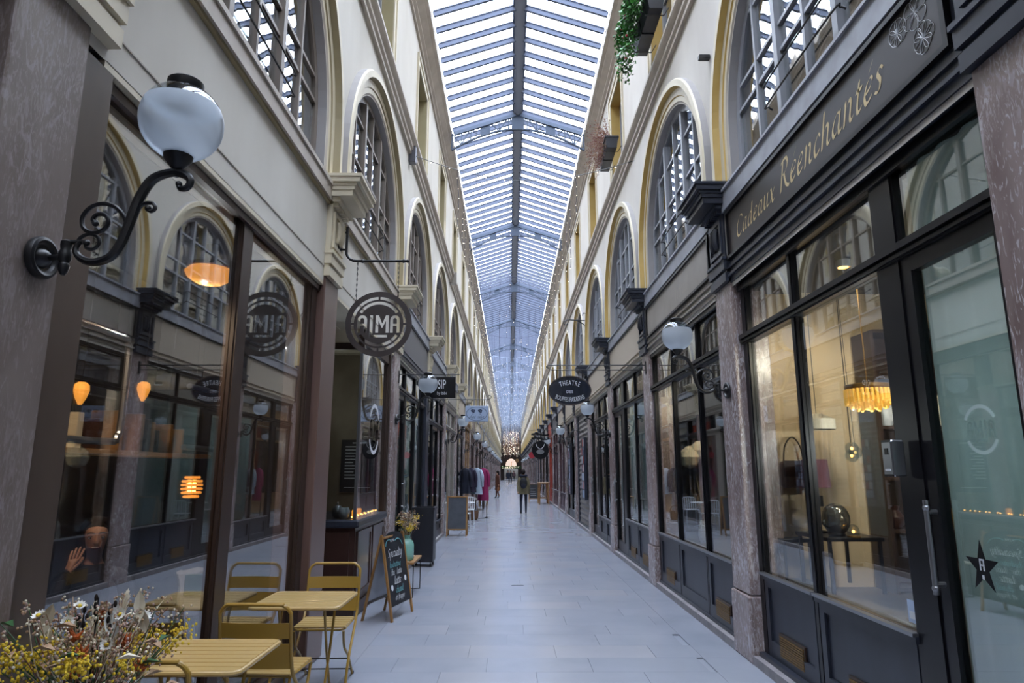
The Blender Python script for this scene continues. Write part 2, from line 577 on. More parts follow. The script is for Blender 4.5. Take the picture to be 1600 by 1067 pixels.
SK = {
 'C': (1.05, [[(1.0, 1.4), (.85, 1.6), (.5, 1.6), (.14, 1.2), (.05, .7), (.2, .18), (.55, 0), (.95, .2)]]),
 'a': (.84, [[(.62, .9), (.4, 1.0), (.14, .7), (.06, .3), (.2, .03), (.42, .2), (.62, .75)], [(.64, 1), (.58, .2), (.68, .02), (.84, .14)]]),
 'd': (.86, [[(.62, .9), (.4, 1.0), (.14, .7), (.06, .3), (.2, .03), (.42, .2), (.62, .75)], [(.68, 1.7), (.6, .2), (.68, .02), (.86, .14)]]),
 'e': (.66, [[(.08, .45), (.42, .58), (.58, .85), (.4, 1.0), (.15, .75), (.06, .35), (.22, .02), (.58, .2)]]),
 'u': (.86, [[(0, .88), (.13, 1), (.1, .25), (.24, .02), (.45, .25), (.62, .9)], [(.65, 1), (.58, .2), (.68, .02), (.86, .14)]]),
 'x': (.78, [[(0, .9), (.16, .98), (.42, .06), (.58, .02), (.72, .14)], [(.68, .95), (.03, .05)]]),
 'R': (1.1, [[(.24, 1.62), (.1, 0)], [(.02, 1.55), (.3, 1.66), (.62, 1.64), (.8, 1.35), (.65, 1.0), (.2, .85)], [(.42, .88), (.72, .22), (1.1, 0)]]),
 'n': (.84, [[(0, .88), (.14, 1), (.08, 0)], [(.12, .55), (.4, .98), (.58, .85), (.54, .2), (.66, .02), (.82, .14)]]),
 'c': (.62, [[(.56, .82), (.4, 1), (.14, .7), (.06, .35), (.22, .02), (.58, .2)]]),
 'h': (.84, [[(.16, 1.7), (.06, 0)], [(.1, .55), (.4, .98), (.58, .85), (.54, .2), (.66, .02), (.82, .14)]]),
 't': (.5, [[(.22, 1.35), (.14, .25), (.26, .02), (.48, .15)], [(0, .95), (.45, .98)]]),
 's': (.55, [[(.5, .86), (.32, 1), (.14, .8), (.38, .42), (.28, .04), (.02, .14)]]),
 'l': (.35, [[(.16, 1.7), (.06, .25), (.16, .02), (.32, .15)]]),
 'i': (.36, [[(.1, 1), (.06, .25), (.16, .02), (.32, .15)], [(.16, 1.35), (.18, 1.42)]]),
 'r': (.55, [[(0, .88), (.14, 1), (.08, 0)], [(.12, .55), (.36, .98), (.52, .9)]]),
 'S': (.9, [[(.85, 1.4), (.6, 1.62), (.25, 1.4), (.35, 1.0), (.65, .6), (.55, .08), (.1, .1)]]),
 'o': (.68, [[(.4, 1), (.14, .7), (.06, .3), (.22, .02), (.46, .2), (.58, .65), (.4, 1)]]),
 'p': (.75, [[(.16, 1), (.0, -.6)], [(.14, .6), (.42, 1), (.6, .7), (.45, .1), (.2, .03), (.08, .2)]]),
 'y': (.8, [[(0, .88), (.13, 1), (.1, .25), (.24, .02), (.45, .25), (.62, .9)], [(.65, 1), (.5, -.1), (.25, -.6), (-.05, -.5)]]),
 'g': (.75, [[(.6, .9), (.4, 1.0), (.14, .7), (.06, .3), (.2, .05), (.42, .2), (.6, .75)], [(.64, 1), (.52, -.1), (.25, -.6), (-.05, -.5)]]),
 'b': (.72, [[(.18, 1.7), (.06, .2), (.25, .02), (.5, .25), (.58, .75), (.38, .98), (.12, .6)]]),
 'f': (.5, [[(.55, 1.6), (.35, 1.65), (.22, 1.2), (.1, -.3)], [(0, .95), (.45, .98)]]),
 'm': (1.2, [[(0, .88), (.14, 1), (.08, 0)], [(.12, .55), (.36, .98), (.5, .85), (.46, 0)], [(.5, .55), (.78, .98), (.92, .85), (.88, .2), (1.0, .02), (1.16, .14)]]),
 'V': (.95, [[(0, 1.6), (.18, 1.6), (.4, 0)], [(.4, 0), (.9, 1.62)]]),
}
def script(mb, s, xh, f, m, slant=.28, nib=.18, cap=1.0, xs=1.0, track=.12):
    # broad-nib italic: a flat pen edge swept along each skeleton stroke
    x = 0
    na = math.radians(38)
    nx, ny = nib * xh * math.cos(na), nib * xh * math.sin(na)
    for ch in s:
        if ch == ' ':
            x += .75 * xh
            continue
        acc = ch == 'é'
        wd, strokes = SK['e' if acc else ch]
        strokes = list(strokes)
        if acc:
            strokes.append([(.3, 1.22), (.55, 1.6)])
        for st in strokes:
            P = smooth_path(st, 5) if len(st) > 2 else [Vector(p) for p in st]
            for a, b in zip(P, P[1:]):
                q = []
                for p, sg in ((a, -1), (b, -1), (b, 1), (a, 1)):
                    px = (p[0] * xs + slant * p[1]) * xh + x + nx * sg * .5
                    pz = p[1] * xh + ny * sg * .5
                    q.append((px, pz))
                t = (b - a)
                # thin pen thickness so strokes along the nib do not vanish
                n = Vector((-t[1], t[0]))
                if n.length > 1e-6:
                    n = n.normalized() * .018 * xh
                q2 = [(q[0][0] - n[0], q[0][1] - n[1]), (q[1][0] - n[0], q[1][1] - n[1]), (q[2][0] + n[0], q[2][1] + n[1]), (q[3][0] + n[0], q[3][1] + n[1])]
                mb.poly([f(*c) for c in q2], m)
        x += (wd * xs + track) * xh
    return x

def plate(outlines, name, depth, m, f=None):
    # flat plate from closed outlines (even-odd: inner outlines become real holes), centred thickness along local y
    cu = bpy.data.curves.new('plate', 'CURVE')
    cu.dimensions = '2D'
    cu.fill_mode = 'BOTH'
    cu.extrude = depth / 2
    for pts in outlines:
        sp = cu.splines.new('POLY')
        sp.points.add(len(pts) - 1)
        for p, q in zip(sp.points, pts):
            p.co = (q[0], q[1], 0, 1)
        sp.use_cyclic_u = True
    o = bpy.data.objects.new('plate', cu)
    S.collection.objects.link(o)
    dg = bpy.context.evaluated_depsgraph_get()
    me = bpy.data.meshes.new_from_object(o.evaluated_get(dg))
    bpy.data.objects.remove(o)
    bpy.data.curves.remove(cu)
    me.name = name
    for v in me.vertices:
        x, y, z = v.co
        v.co = (x, z, y)
    me.flip_normals()
    me.materials.clear()
    me.materials.append(M[m])
    return me
# ------------------------------------------------------------------ setting: dimensions
XR, XL = 2.15, -1.76
BAY = 3.86
PW = 0.46
P0 = {1: 6.14, -1: 5.97}
KMIN, KMAX = -3, 30
NEAR, MID = 4, 11            # bays built pane by pane up to NEAR, simplified beyond MID
def pier_y(s, k): return P0[s] + BAY * k
def cen(s, k): return pier_y(s, k) + PW + (BAY - PW) / 2
def xs(s, d): return XR + d if s > 0 else XL - d
YEND = 127.0
YBACK = -6.2
SIDE = {1: 'right', -1: 'left'}
def bx(mb, s, d0, d1, y0, y1, z0, z1, m): mb.box(xs(s, d0), xs(s, d1), y0, y1, z0, z1, m)
def profile_run(mb, s, prof, y0, y1, m):
    # closed (d, z) outline swept along the passage
    mb.prism(prof, lambda a, b, t: (xs(s, a), t, b), y0, y1, m)

# floor: sub-base, slabs laid in courses across the passage, borders along both walls
b = MB()
b.box(-6, 6.5, YBACK, YEND + 20, -.25, -.012, 'grout')
floor = b.build('floor', kind='structure', label='pale stone slab floor of the covered passage', category='floor')
tiles = []
x_in0, x_in1 = -1.36, 1.74
ROW = .43
y = 1.2
r = 0
while y < YEND:
    off = [0, .45, .2, .62][r % 4]
    x = x_in0 - off
    while x < x_in1 - .01:
        L = [.9, 1.05, .8, .98][int((x * 7.3 + r * 3.1) % 4)]
        a, c = max(x, x_in0), min(x + L, x_in1)
        if c - a > .12:
            tiles.append((a, c, y, y + ROW))
        x += L
    if r % 2 == 0:
        tiles.append((xs(-1, .01), x_in0, y, y + 2 * ROW))
        tiles.append((x_in1, xs(1, .0), y, y + 2 * ROW))
    y += ROW
    r += 1
tm = {}
nt_ = 0
rest = MB()
for (a, c, y0, y1) in tiles:
    g = .0011
    m = random.choice(['floor', 'floor', 'floor2', 'floor3'])
    if nt_ < 290 and y0 > 2.6:
        key = (round(c - a, 3), round(y1 - y0, 3), m)
        if key not in tm:
            t = MB()
            t.bbox(g, c - a - g, g, y1 - y0 - g, -.012, 0, .0012, m)
            tm[key] = t.mesh('slab')
        obj('slab', tm[key], floor, (a, y0, random.uniform(-.0006, .0004)))
        nt_ += 1
    else:
        dz = random.uniform(-.0006, .0003)
        rest.add([(a + g, y0 + g, dz), (c - g, y0 + g, dz), (c - g, y1 - g, dz), (a + g, y1 - g, dz)], [(0, 1, 2, 3)], m)
rest.build('paving', floor, kind='stuff')
t = MB()
t.box(.02, .2, 10.18, 10.21, -.001, .004, 'black_soft')
t.build('floor_slot', floor)

# ------------------------------------------------------------------ upper walls with arched openings
ARC_R, SPRING, SILL = 1.5, 4.9, 4.36
UW, UZ0, UZ1 = .64, 7.38, 9.3
walls = {}
for s in (1, -1):
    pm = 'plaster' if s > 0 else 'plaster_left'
    b = MB()
    def q(d, pts, m):
        b.poly([(xs(s, d), y, z) for y, z in (pts if s < 0 else pts[::-1])], m)
    for k in range(KMIN - 1, KMAX + 1):
        c = cen(s, k)
        l, rr = c - BAY / 2, c + BAY / 2
        for (ya, yb) in ((l, c - ARC_R), (c + ARC_R, rr)):
            q(0, [(ya, 3.4), (yb, 3.4), (yb, 7.3), (ya, 7.3)], pm)
        q(0, [(c - ARC_R, 3.4), (c + ARC_R, 3.4), (c + ARC_R, SILL), (c - ARC_R, SILL)], pm)
        N = 28
        pts = [(c - ARC_R * math.cos(PI * i / N), SPRING + ARC_R * math.sin(PI * i / N)) for i in range(N + 1)]
        for i in range(N):
            q(0, [pts[i], pts[i + 1], (pts[i + 1][0], 7.3), (pts[i][0], 7.3)], pm)
        out = [(c - ARC_R, SILL)] + pts + [(c + ARC_R, SILL)]
        for i in range(len(out) - 1):
            (ya, za), (yb, zb) = out[i], out[i + 1]
            f = [(xs(s, 0), ya, za), (xs(s, .16), ya, za), (xs(s, .16), yb, zb), (xs(s, 0), yb, zb)]
            b.poly(f, 'grey_trim')
        for (ya, yb) in ((l, c - UW), (c + UW, rr)):
            q(0, [(ya, 7.3), (yb, 7.3), (yb, UZ1), (ya, UZ1)], pm)
        q(0, [(l, UZ1), (rr, UZ1), (rr, 10.0), (l, 10.0)], pm)
        q(0, [(c - UW, 7.3), (c + UW, 7.3), (c + UW, UZ0), (c - UW, UZ0)], pm)
        for (ya, za, yb, zb) in ((c - UW, UZ0, c - UW, UZ1), (c + UW, UZ0, c + UW, UZ1), (c - UW, UZ1, c + UW, UZ1), (c - UW, UZ0, c + UW, UZ0)):
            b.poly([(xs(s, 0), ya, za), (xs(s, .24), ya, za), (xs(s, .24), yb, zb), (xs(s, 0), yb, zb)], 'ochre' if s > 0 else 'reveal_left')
    wl = b.build('wall_' + SIDE[s], kind='structure', category='wall',
                 label='cream plastered ' + SIDE[s] + '-hand wall of the passage with arched mezzanine windows')
    walls[s] = wl
    # storeys behind the facade: back wall, slabs, roof over the rooms
    b = MB()
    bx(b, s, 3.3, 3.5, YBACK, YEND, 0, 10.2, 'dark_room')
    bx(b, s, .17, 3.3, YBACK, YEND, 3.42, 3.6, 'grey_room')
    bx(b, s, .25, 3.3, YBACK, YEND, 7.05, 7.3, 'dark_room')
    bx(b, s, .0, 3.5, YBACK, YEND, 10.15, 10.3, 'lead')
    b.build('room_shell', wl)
    # string course and eaves cornice, moulded
    b = MB()
    z = 7.04
    profile_run(b, s, [(.02, z), (-.05, z), (-.05, z + .06), (-.08, z + .09), (-.08, z + .15), (-.12, z + .19), (-.14, z + .22), (-.14, z + .27), (.02, z + .3)], YBACK, YEND, 'stone_trim')
    b.build('string_course', wl)
    b = MB()
    profile_run(b, s, [(.02, 9.72), (-.04, 9.72), (-.04, 9.78), (-.09, 9.82), (-.09, 9.86), (-.2, 9.96), (-.2, 9.99), (-.27, 10.03), (-.27, 10.2), (-.24, 10.26), (.02, 10.26)], YBACK, YEND, 'stone_trim')
    b.build('eaves_cornice', wl)

# arch surround: bead, sunk band and inner step
def arch_surround(s):
    b = MB()
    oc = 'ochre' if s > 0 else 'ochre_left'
    prof = [(1.80, .0, None), (1.80, -.075, 'grey_trim'), (1.785, -.095, 'cream'), (1.71, -.095, 'cream'), (1.69, -.03, oc), (1.60, -.03, 'cream'),
            (1.59, -.015, oc), (1.53, -.015, 'cream'), (1.51, .0, 'stone_trim')]
    N = 32
    def P(r, d):
        pts = [(-r, SILL - SPRING)] + [(-r * math.cos(PI * i / N), r * math.sin(PI * i / N)) for i in range(N + 1)] + [(r, SILL - SPRING)]
        return [(xs(s, d), y, SPRING + z) for y, z in pts]
    for (r0, d0, _), (r1, d1, m) in zip(prof, prof[1:]):
        A, B = P(r0, d0), P(r1, d1)
        for i in range(len(A) - 1):
            f = [A[i], A[i + 1], B[i + 1], B[i]]
            b.add(f if s < 0 else f[::-1], [(0, 1, 2, 3)], m, False)
    return b.mesh('arch_surround')

# glazed arch window: frame, bars, panes cut to the arch
WY = [-1.42, -.93, -.47, 0, .47, .93, 1.42]
WZ = [SILL + .06, SILL + .72, SPRING + .42, SPRING + .98, SPRING + 1.42]
def clip_arch(y0, y1, z0, z1, R):
    P = [(y0, z0), (y1, z0), (y1, z1), (y0, z1)]
    n = 24
    for i in range(n):
        a = PI * (i + .5) / n
        nx, nz = math.cos(a), math.sin(a)
        out = []
        for j in range(len(P)):
            p, qn = P[j], P[(j + 1) % len(P)]
            dp = p[0] * nx + (p[1] - SPRING) * nz - R
            dq = qn[0] * nx + (qn[1] - SPRING) * nz - R
            if dp <= 0: out.append(p)
            if dp * dq < 0:
                t = dp / (dp - dq)
                out.append((p[0] + (qn[0] - p[0]) * t, p[1] + (qn[1] - p[1]) * t))
        P = out
        if len(P) < 3: return None
    ar = abs(sum(P[i][0] * P[(i + 1) % len(P)][1] - P[(i + 1) % len(P)][0] * P[i][1] for i in range(len(P)))) / 2
    return P if ar > .012 else None

def arch_window_meshes(s, paint):
    d0 = .085
    b = MB()
    N = 28
    ro, ri = 1.5, 1.42
    def ring(r, d, zb): return [(xs(s, d), -r, zb)] + [(xs(s, d), -r * math.cos(PI * i / N), SPRING + r * math.sin(PI * i / N)) for i in range(N + 1)] + [(xs(s, d), r, zb)]
    A, B, C = ring(ro, d0, SILL), ring(ri, d0, SILL + .06), ring(ri, d0 + .06, SILL + .06)
    for i in range(len(A) - 1):
        for U, V in ((A, B), (B, C)):
            f = [U[i], U[i + 1], V[i + 1], V[i]]
            b.poly(f if s < 0 else f[::-1], paint)
    b.box(xs(s, d0 - .01), xs(s, d0 + .06), -ro, ro, SILL, SILL + .07, paint)
    fr = b.mesh('window_frame')
    bars = []
    for y in WY[1:-1]:
        wd, dp = (.034, .025) if y in (-.47, .47) else (.018, .01)
        zt = SPRING + math.sqrt(max(0, ri ** 2 - (abs(y) + wd / 2) ** 2))
        b = MB()
        bx(b, s, d0 - dp, d0 + .05, y - wd, y + wd, SILL + .06, zt, paint)
        bars.append(('mullion', b.mesh('mullion')))
    for z in WZ[1:-1]:
        h = .016
        hw = math.sqrt(max(0, ri ** 2 - max(0, z + h - SPRING) ** 2))
        b = MB()
        bx(b, s, d0, d0 + .05, -hw, hw, z - h, z + h, paint)
        bars.append(('glazing_bar', b.mesh('glazing_bar')))
    panes = []
    for i in range(6):
        for j in range(4):
            P = clip_arch(WY[i] + .012, WY[i + 1] - .012, WZ[j] + .012, WZ[j + 1] - .012, ri + .01)
            if P:
                b = MB()
                b.prism(P, lambda a, z, t: (xs(s, t), a, z), d0 + .022, d0 + .028, 'old_glass')
                me = b.mesh('pane'); fix_normals(me)
                panes.append(me)
    b = MB()
    for z in (SPRING - .05, SILL + .3):
        y0, y1 = -.62, .62
        b.tube(smooth_path([(xs(s, d0 - .02), y0, z - .02), (xs(s, .03), y0 + .01, z), (xs(s, .0), y0 + .08, z), (xs(s, .0), y1 - .08, z), (xs(s, .03), y1 - .01, z), (xs(s, d0 - .02), y1, z - .02)], 4), .008, 'iron', 6)
    return fr, bars, panes, b.mesh('railing')

def upper_window_meshes(s, paint):
    d = .2
    b = MB()
    bx(b, s, d - .02, d + .05, -UW, -UW + .07, UZ0, UZ1, paint); bx(b, s, d - .02, d + .05, UW - .07, UW, UZ0, UZ1, paint)
    bx(b, s, d - .02, d + .05, -UW, UW, UZ1 - .07, UZ1, paint); bx(b, s, d - .02, d + .05, -UW, UW, UZ0, UZ0 + .09, paint)
    bx(b, s, d - .03, d + .05, -.04, .04, UZ0, UZ1, paint)
    fr = b.mesh('window_frame')
    b = MB()
    # flat architrave round the opening, with a bead
    for w0, w1, dd in ((UW, UW + .12, -.02), (UW + .12, UW + .16, -.04)):
        bx(b, s, 0.0, dd, -w1, -w0, UZ0 - .03, UZ1 + w1 - UW, 'cream'); bx(b, s, 0.0, dd, w0, w1, UZ0 - .03, UZ1 + w1 - UW, 'cream')
        bx(b, s, 0.0, dd, -w0, w0, UZ1 + w0 - UW, UZ1 + w1 - UW, 'cream')
    ar = b.mesh('architrave')
    panes, bars = [], []
    for y0, y1 in ((-UW + .07, -.04), (.04, UW - .07)):
        zz = [UZ0 + .09, UZ0 + .68, UZ0 + 1.27, UZ1 - .07]
        for z0, z1 in zip(zz, zz[1:]):
            b = MB()
            bx(b, s, d + .01, d + .016, y0, y1, z0 + .012, z1 - .012, 'old_glass')
            panes.append(b.mesh('pane'))
        for z in zz[1:-1]:
            b = MB(); bx(b, s, d - .01, d + .03, y0, y1, z - .015, z + .015, paint); bars.append(b.mesh('glazing_bar'))
    return fr, ar, bars, panes

def join_meshes(name, mlist):
    b = MB()
    for me in mlist:
        for p in me.polygons:
            b.add([me.vertices[i].co for i in p.vertices], [list(range(len(p.vertices)))], me.materials[p.material_index].name and me.materials[p.material_index])
    return b.mesh(name)

wn = 0
NTH = ['first', 'second', 'third', 'fourth', 'fifth', 'sixth', 'seventh', 'eighth', 'ninth', 'tenth', 'eleventh', 'twelfth']
for s in (1, -1):
    sm = arch_surround(s)
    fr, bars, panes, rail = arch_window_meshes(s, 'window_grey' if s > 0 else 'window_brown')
    ufr, uar, ubars, upanes = upper_window_meshes(s, 'window_grey')
    allpane = join_meshes('panes', panes)
    allbar = join_meshes('bars', [m for _, m in bars])
    aup = join_meshes('panes', upanes)
    aub = join_meshes('bars', ubars)
    for k in range(-2, KMAX + 1):
        c = cen(s, k)
        obj('arch_surround', sm, walls[s], (0, c, 0))
        for up in (0, 1):
            wn += 1
            wo = thing('window_%d' % wn, ('%s %s window along the %s wall' % (NTH[k + 2] if 0 <= k + 2 < 12 else 'far', 'tall upper-floor' if up else 'arched mezzanine', SIDE[s])), 'window', (0, c, 0), kind='structure')
            if k >= 9 or k < -1: wo['label'] = ('distant %s windows along the %s wall' % ('upper-floor' if up else 'arched', SIDE[s])); wo['group'] = wo['label']
            if not up:
                obj('frame', fr, wo)
                if k <= MID: obj('railing', rail, wo)
                if -1 <= k <= NEAR:
                    for n, me in bars: obj(n, me, wo)
                    for me in panes: obj('pane', me, wo)
                else:
                    obj('glazing_bars', allbar, wo, kind='stuff'); obj('panes', allpane, wo, kind='stuff')
            else:
                obj('frame', ufr, wo); obj('architrave', uar, wo)
                if 0 <= k <= NEAR - 1:
                    for me in ubars: obj('glazing_bar', me, wo)
                    for me in upanes: obj('pane', me, wo)
                else:
                    obj('glazing_bars', aub, wo, kind='stuff'); obj('panes', aup, wo, kind='stuff')

# open casement seen in the near left arch
# ------------------------------------------------------------------ glazed roof
EZ, RZ, RX = 10.2, 10.76, .195
EXR, EXL = 1.87, -1.48
ceil = thing('ceiling', 'pitched glass roof over the passage on slim blue-grey bars', 'roof', (0, 0, 0), kind='structure')
b = MB()
b.box(RX - .05, RX + .05, YBACK, YEND, RZ - .17, RZ + .02, 'roof_ridge')
b.box(RX - .1, RX + .1, YBACK, YEND, RZ - .13, RZ + .03, 'roof_ridge')
b.box(RX - .14, RX + .14, YBACK, YEND, RZ - .07, RZ + .03, 'roof_bar')
b.build('ridge_beam', ceil)
STEP = BAY / 8
def slope_pts(s, off):
    e = Vector(((EXR if s > 0 else EXL), 0, EZ)); rdg = Vector((RX, 0, RZ))
    n = (rdg - e).cross(Vector((0, 1, 0))).normalized()
    if n.z < 0: n = -n
    return e + n * off, rdg + n * off
raf, pan = {}, {}
for s in (1, -1):
    e, rg = slope_pts(s, -.05)
    b = MB(); b.bar(e, rg, .05, .10, 'roof_bar'); b.bar(e + Vector((0, 0, .06)), rg + Vector((0, 0, .06)), .075, .02, 'roof_bar')
    raf[s] = b.mesh('rafter')
    e, rg = slope_pts(s, .022)
    b = MB(); b.bar(e, rg, STEP - .006, .006, 'roof_glass')
    pan[s] = b.mesh('pane')
yy = 15.4 - STEP * 44
i = 0
restp, restr = [], []
while yy < YEND:
    for s in (1, -1):
        if 7.5 < yy < 76:
            obj('rafter', raf[s], ceil, (0, yy, 0)); obj('pane', pan[s], ceil, (0, yy + STEP / 2, 0))
        else:
            restr.append((s, yy)); restp.append((s, yy + STEP / 2))
    yy += STEP
for nm, lst, src in (('rafters', restr, raf), ('panes', restp, pan)):
    b = MB()
    for s, y in lst:
        me = src[s]
        b.add([(v.co.x, v.co.y + y, v.co.z) for v in me.vertices], [list(p.vertices) for p in me.polygons], me.materials[0])
    b.build(nm, ceil, kind='stuff')
# trusses
tb = MB()
for s in (1, -1):
    ex = EXR if s > 0 else EXL
    e, rg = slope_pts(s, -.14)
    tb.bar(e, rg, .07, .09, 'truss')
    low = lambda t: (ex + (RX - ex) * t, 9.62 + (10.2 - 9.62) * math.sin(t * PI / 2) ** .9)
    P = [Vector((low(t / 12)[0], 0, low(t / 12)[1])) for t in range(13)]
    for a, c in zip(P, P[1:]): tb.bar(a, c, .06, .035, 'truss')
    top = lambda t: e.z + (rg.z - e.z) * t
    N = 7
    for j in range(N + 1):
        t = j / N
        x, z = low(t)
        if j in (3,):
            x2, z2 = low((j + 1) / N)
            tb.poly([(x, 0, z), (x2, 0, z2), (x2, 0, top((j + 1) / N)), (x, 0, top(t))], 'truss')
            tb.poly([(x, .012, z), (x, .012, top(t)), (x2, .012, top((j + 1) / N)), (x2, .012, z2)], 'truss')
            continue
        tb.bar((x, 0, z), (x, 0, top(t)), .03, .03, 'truss')
        if j < N:
            x2, z2 = low((j + 1) / N)
            if j % 2: tb.bar((x, 0, z), (x2, 0, top((j + 1) / N)), .026, .026, 'truss')
            else: tb.bar((x, 0, top(t)), (x2, 0, z2), .026, .026, 'truss')
tb.box(RX - .16, RX + .16, -.02, .02, 10.2, 10.7, 'truss')
tme = tb.mesh('truss')
for j in range(-1, 15):
    obj('truss', tme, ceil, (0, 15.4 + j * 2 * BAY, 0))

# end walls
b = MB()
b.box(-6, 6.5, YBACK - .3, YBACK, 0, 12, 'plaster')
b.build('wall_back', kind='structure', label='plain wall closing the passage behind the viewer', category='wall')
b = MB()
for x0, x1, z0, z1 in ((-6, -1.1, 0, 12), (1.5, 6.5, 0, 12), (-1.1, 1.5, 2.55, 12)):
    b.box(x0, x1, YEND, YEND + .4, z0, z1, 'wood_dark')
b.box(-3, 3.4, YEND + 12, YEND + 12.3, 0, 8, 'day'); b.box(-3, 3.4, YEND + .4, YEND + 10.2, 3.2, 3.5, 'wood_dark'); b.box(-3.2, -3, YEND, YEND + 12, 0, 6, 'wood_dark'); b.box(3.4, 3.6, YEND, YEND + 12, 0, 6, 'wood_dark')  # slab and side walls added to dim the wall beyond the doorway
b.build('wall_end', kind='structure', label='dark end wall of the passage with a low doorway', category='wall')

# unseen tall blocks added behind both shop rows to shade the upper walls
for s, x0, x1 in ((1, 6.0, 12.0), (-1, -11.6, -5.6)):
    b = MB(); b.box(x0, x1, YBACK, YEND, 0, 15.5, 'fascia_cream')
    b.build('wall_outer_' + SIDE[s], kind='structure', label='unseen taller building added behind the %s-hand shops to shade the upper walls' % SIDE[s], category='building')
# ------------------------------------------------------------------ piers with consoles
def wpos(o):
    p = Vector((0, 0, 0))
    while o:
        p += o.location
        o = o.parent
    return p
def wb(mb, name, parent, **pr):
    # link a mesh drawn in world coordinates under parent (parents here are only translated)
    off = wpos(parent)
    mb.v = [(x - off.x, y - off.y, z - off.z) for x, y, z in mb.v]
    return mb.build(name, parent, **pr)

def pier_meshes(s, shaft, cons, ya=.0, yb=PW):
    o = {}
    b = MB(); b.bbox(xs(s, -.02), xs(s, .32), ya, yb, .57, 3.46, .008, shaft); o['shaft'] = b.mesh('pilaster')
    b = MB(); b.bbox(xs(s, -.04), xs(s, .32), ya - .012, yb + .012, 0, .56, .012, shaft); o['plinth'] = b.mesh('plinth')
    b = MB()
    bx(b, s, -.06, .1, -.01, PW + .01, 3.46, 3.55, cons); bx(b, s, -.045, .1, 0, PW, 3.55, 3.58, cons)
    bx(b, s, -.07, .1, -.012, PW + .012, 3.58, 3.68, cons); bx(b, s, -.085, .1, -.02, PW + .02, 3.68, 3.71, cons)
    bx(b, s, -.05, .1, .0, PW, 3.71, 4.18, cons)
    for (y0, y1, z0, z1) in ((.05, .09, 3.76, 4.12), (PW - .09, PW - .05, 3.76, 4.12), (.09, PW - .09, 3.76, 3.8), (.09, PW - .09, 4.08, 4.12)):
        bx(b, s, -.05, -.068, y0, y1, z0, z1, cons)
    for y0 in (.15, .25):
        b.tube([(xs(s, -.06), y0 + .03, 3.84), (xs(s, -.075), y0 + .03, 3.9), (xs(s, -.075), y0 + .03, 4.0), (xs(s, -.06), y0 + .03, 4.05)], [.028, .034, .034, .026], cons, 8)
    o['console'] = b.mesh('console')
    b = MB()
    for j in range(9):
        bx(b, s, -.05, -.1, .01 + j * .05, .04 + j * .05, 4.16, 4.2, cons)
    for z0, z1, d, e in ((4.2, 4.24, .13, .03), (4.24, 4.3, .25, .06), (4.3, 4.34, .27, .07), (4.34, 4.37, .29, .08), (4.37, 4.42, .32, .10), (4.42, 4.45, .34, .11)):
        bx(b, s, .05, -d, -e, PW + e, z0, z1, cons)
    o['cap'] = b.mesh('console_cap')
    return o
PM = {1: {'std': pier_meshes(1, 'marble', 'black_soft')},
      -1: {'std': pier_meshes(-1, 'marble', 'cream'), 'dark': pier_meshes(-1, 'marble_dark', 'cream', -.06, .33), 'brown': pier_meshes(-1, 'brown_mid', 'cream'), 'black': pier_meshes(-1, 'black_soft', 'cream')}}
for s in (1, -1):
    for k in range(-3, KMAX + 1):
        st = 'std'
        if s < 0: st = {-1: 'dark', 0: 'brown', 2: 'black'}.get(k, 'std')
        m = PM[s][st]
        p = obj('pilaster', m['shaft'], walls[s], (0, pier_y(s, k), 0))
        obj('plinth', m['plinth'], p); obj('console', m['console'], p); obj('console_cap', m['cap'], p)

# ------------------------------------------------------------------ shop rooms behind the glass
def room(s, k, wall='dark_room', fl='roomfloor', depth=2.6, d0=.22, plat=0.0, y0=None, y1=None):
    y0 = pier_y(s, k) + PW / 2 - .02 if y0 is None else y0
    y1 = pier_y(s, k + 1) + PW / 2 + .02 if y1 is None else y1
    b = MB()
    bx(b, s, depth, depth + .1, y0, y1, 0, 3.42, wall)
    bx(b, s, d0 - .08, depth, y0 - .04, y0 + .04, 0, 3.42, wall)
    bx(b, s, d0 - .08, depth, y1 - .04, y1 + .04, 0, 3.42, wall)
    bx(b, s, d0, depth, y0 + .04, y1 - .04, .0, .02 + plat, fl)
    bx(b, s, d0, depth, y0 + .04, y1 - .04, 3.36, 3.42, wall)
    b.build('shop_room', walls[s])

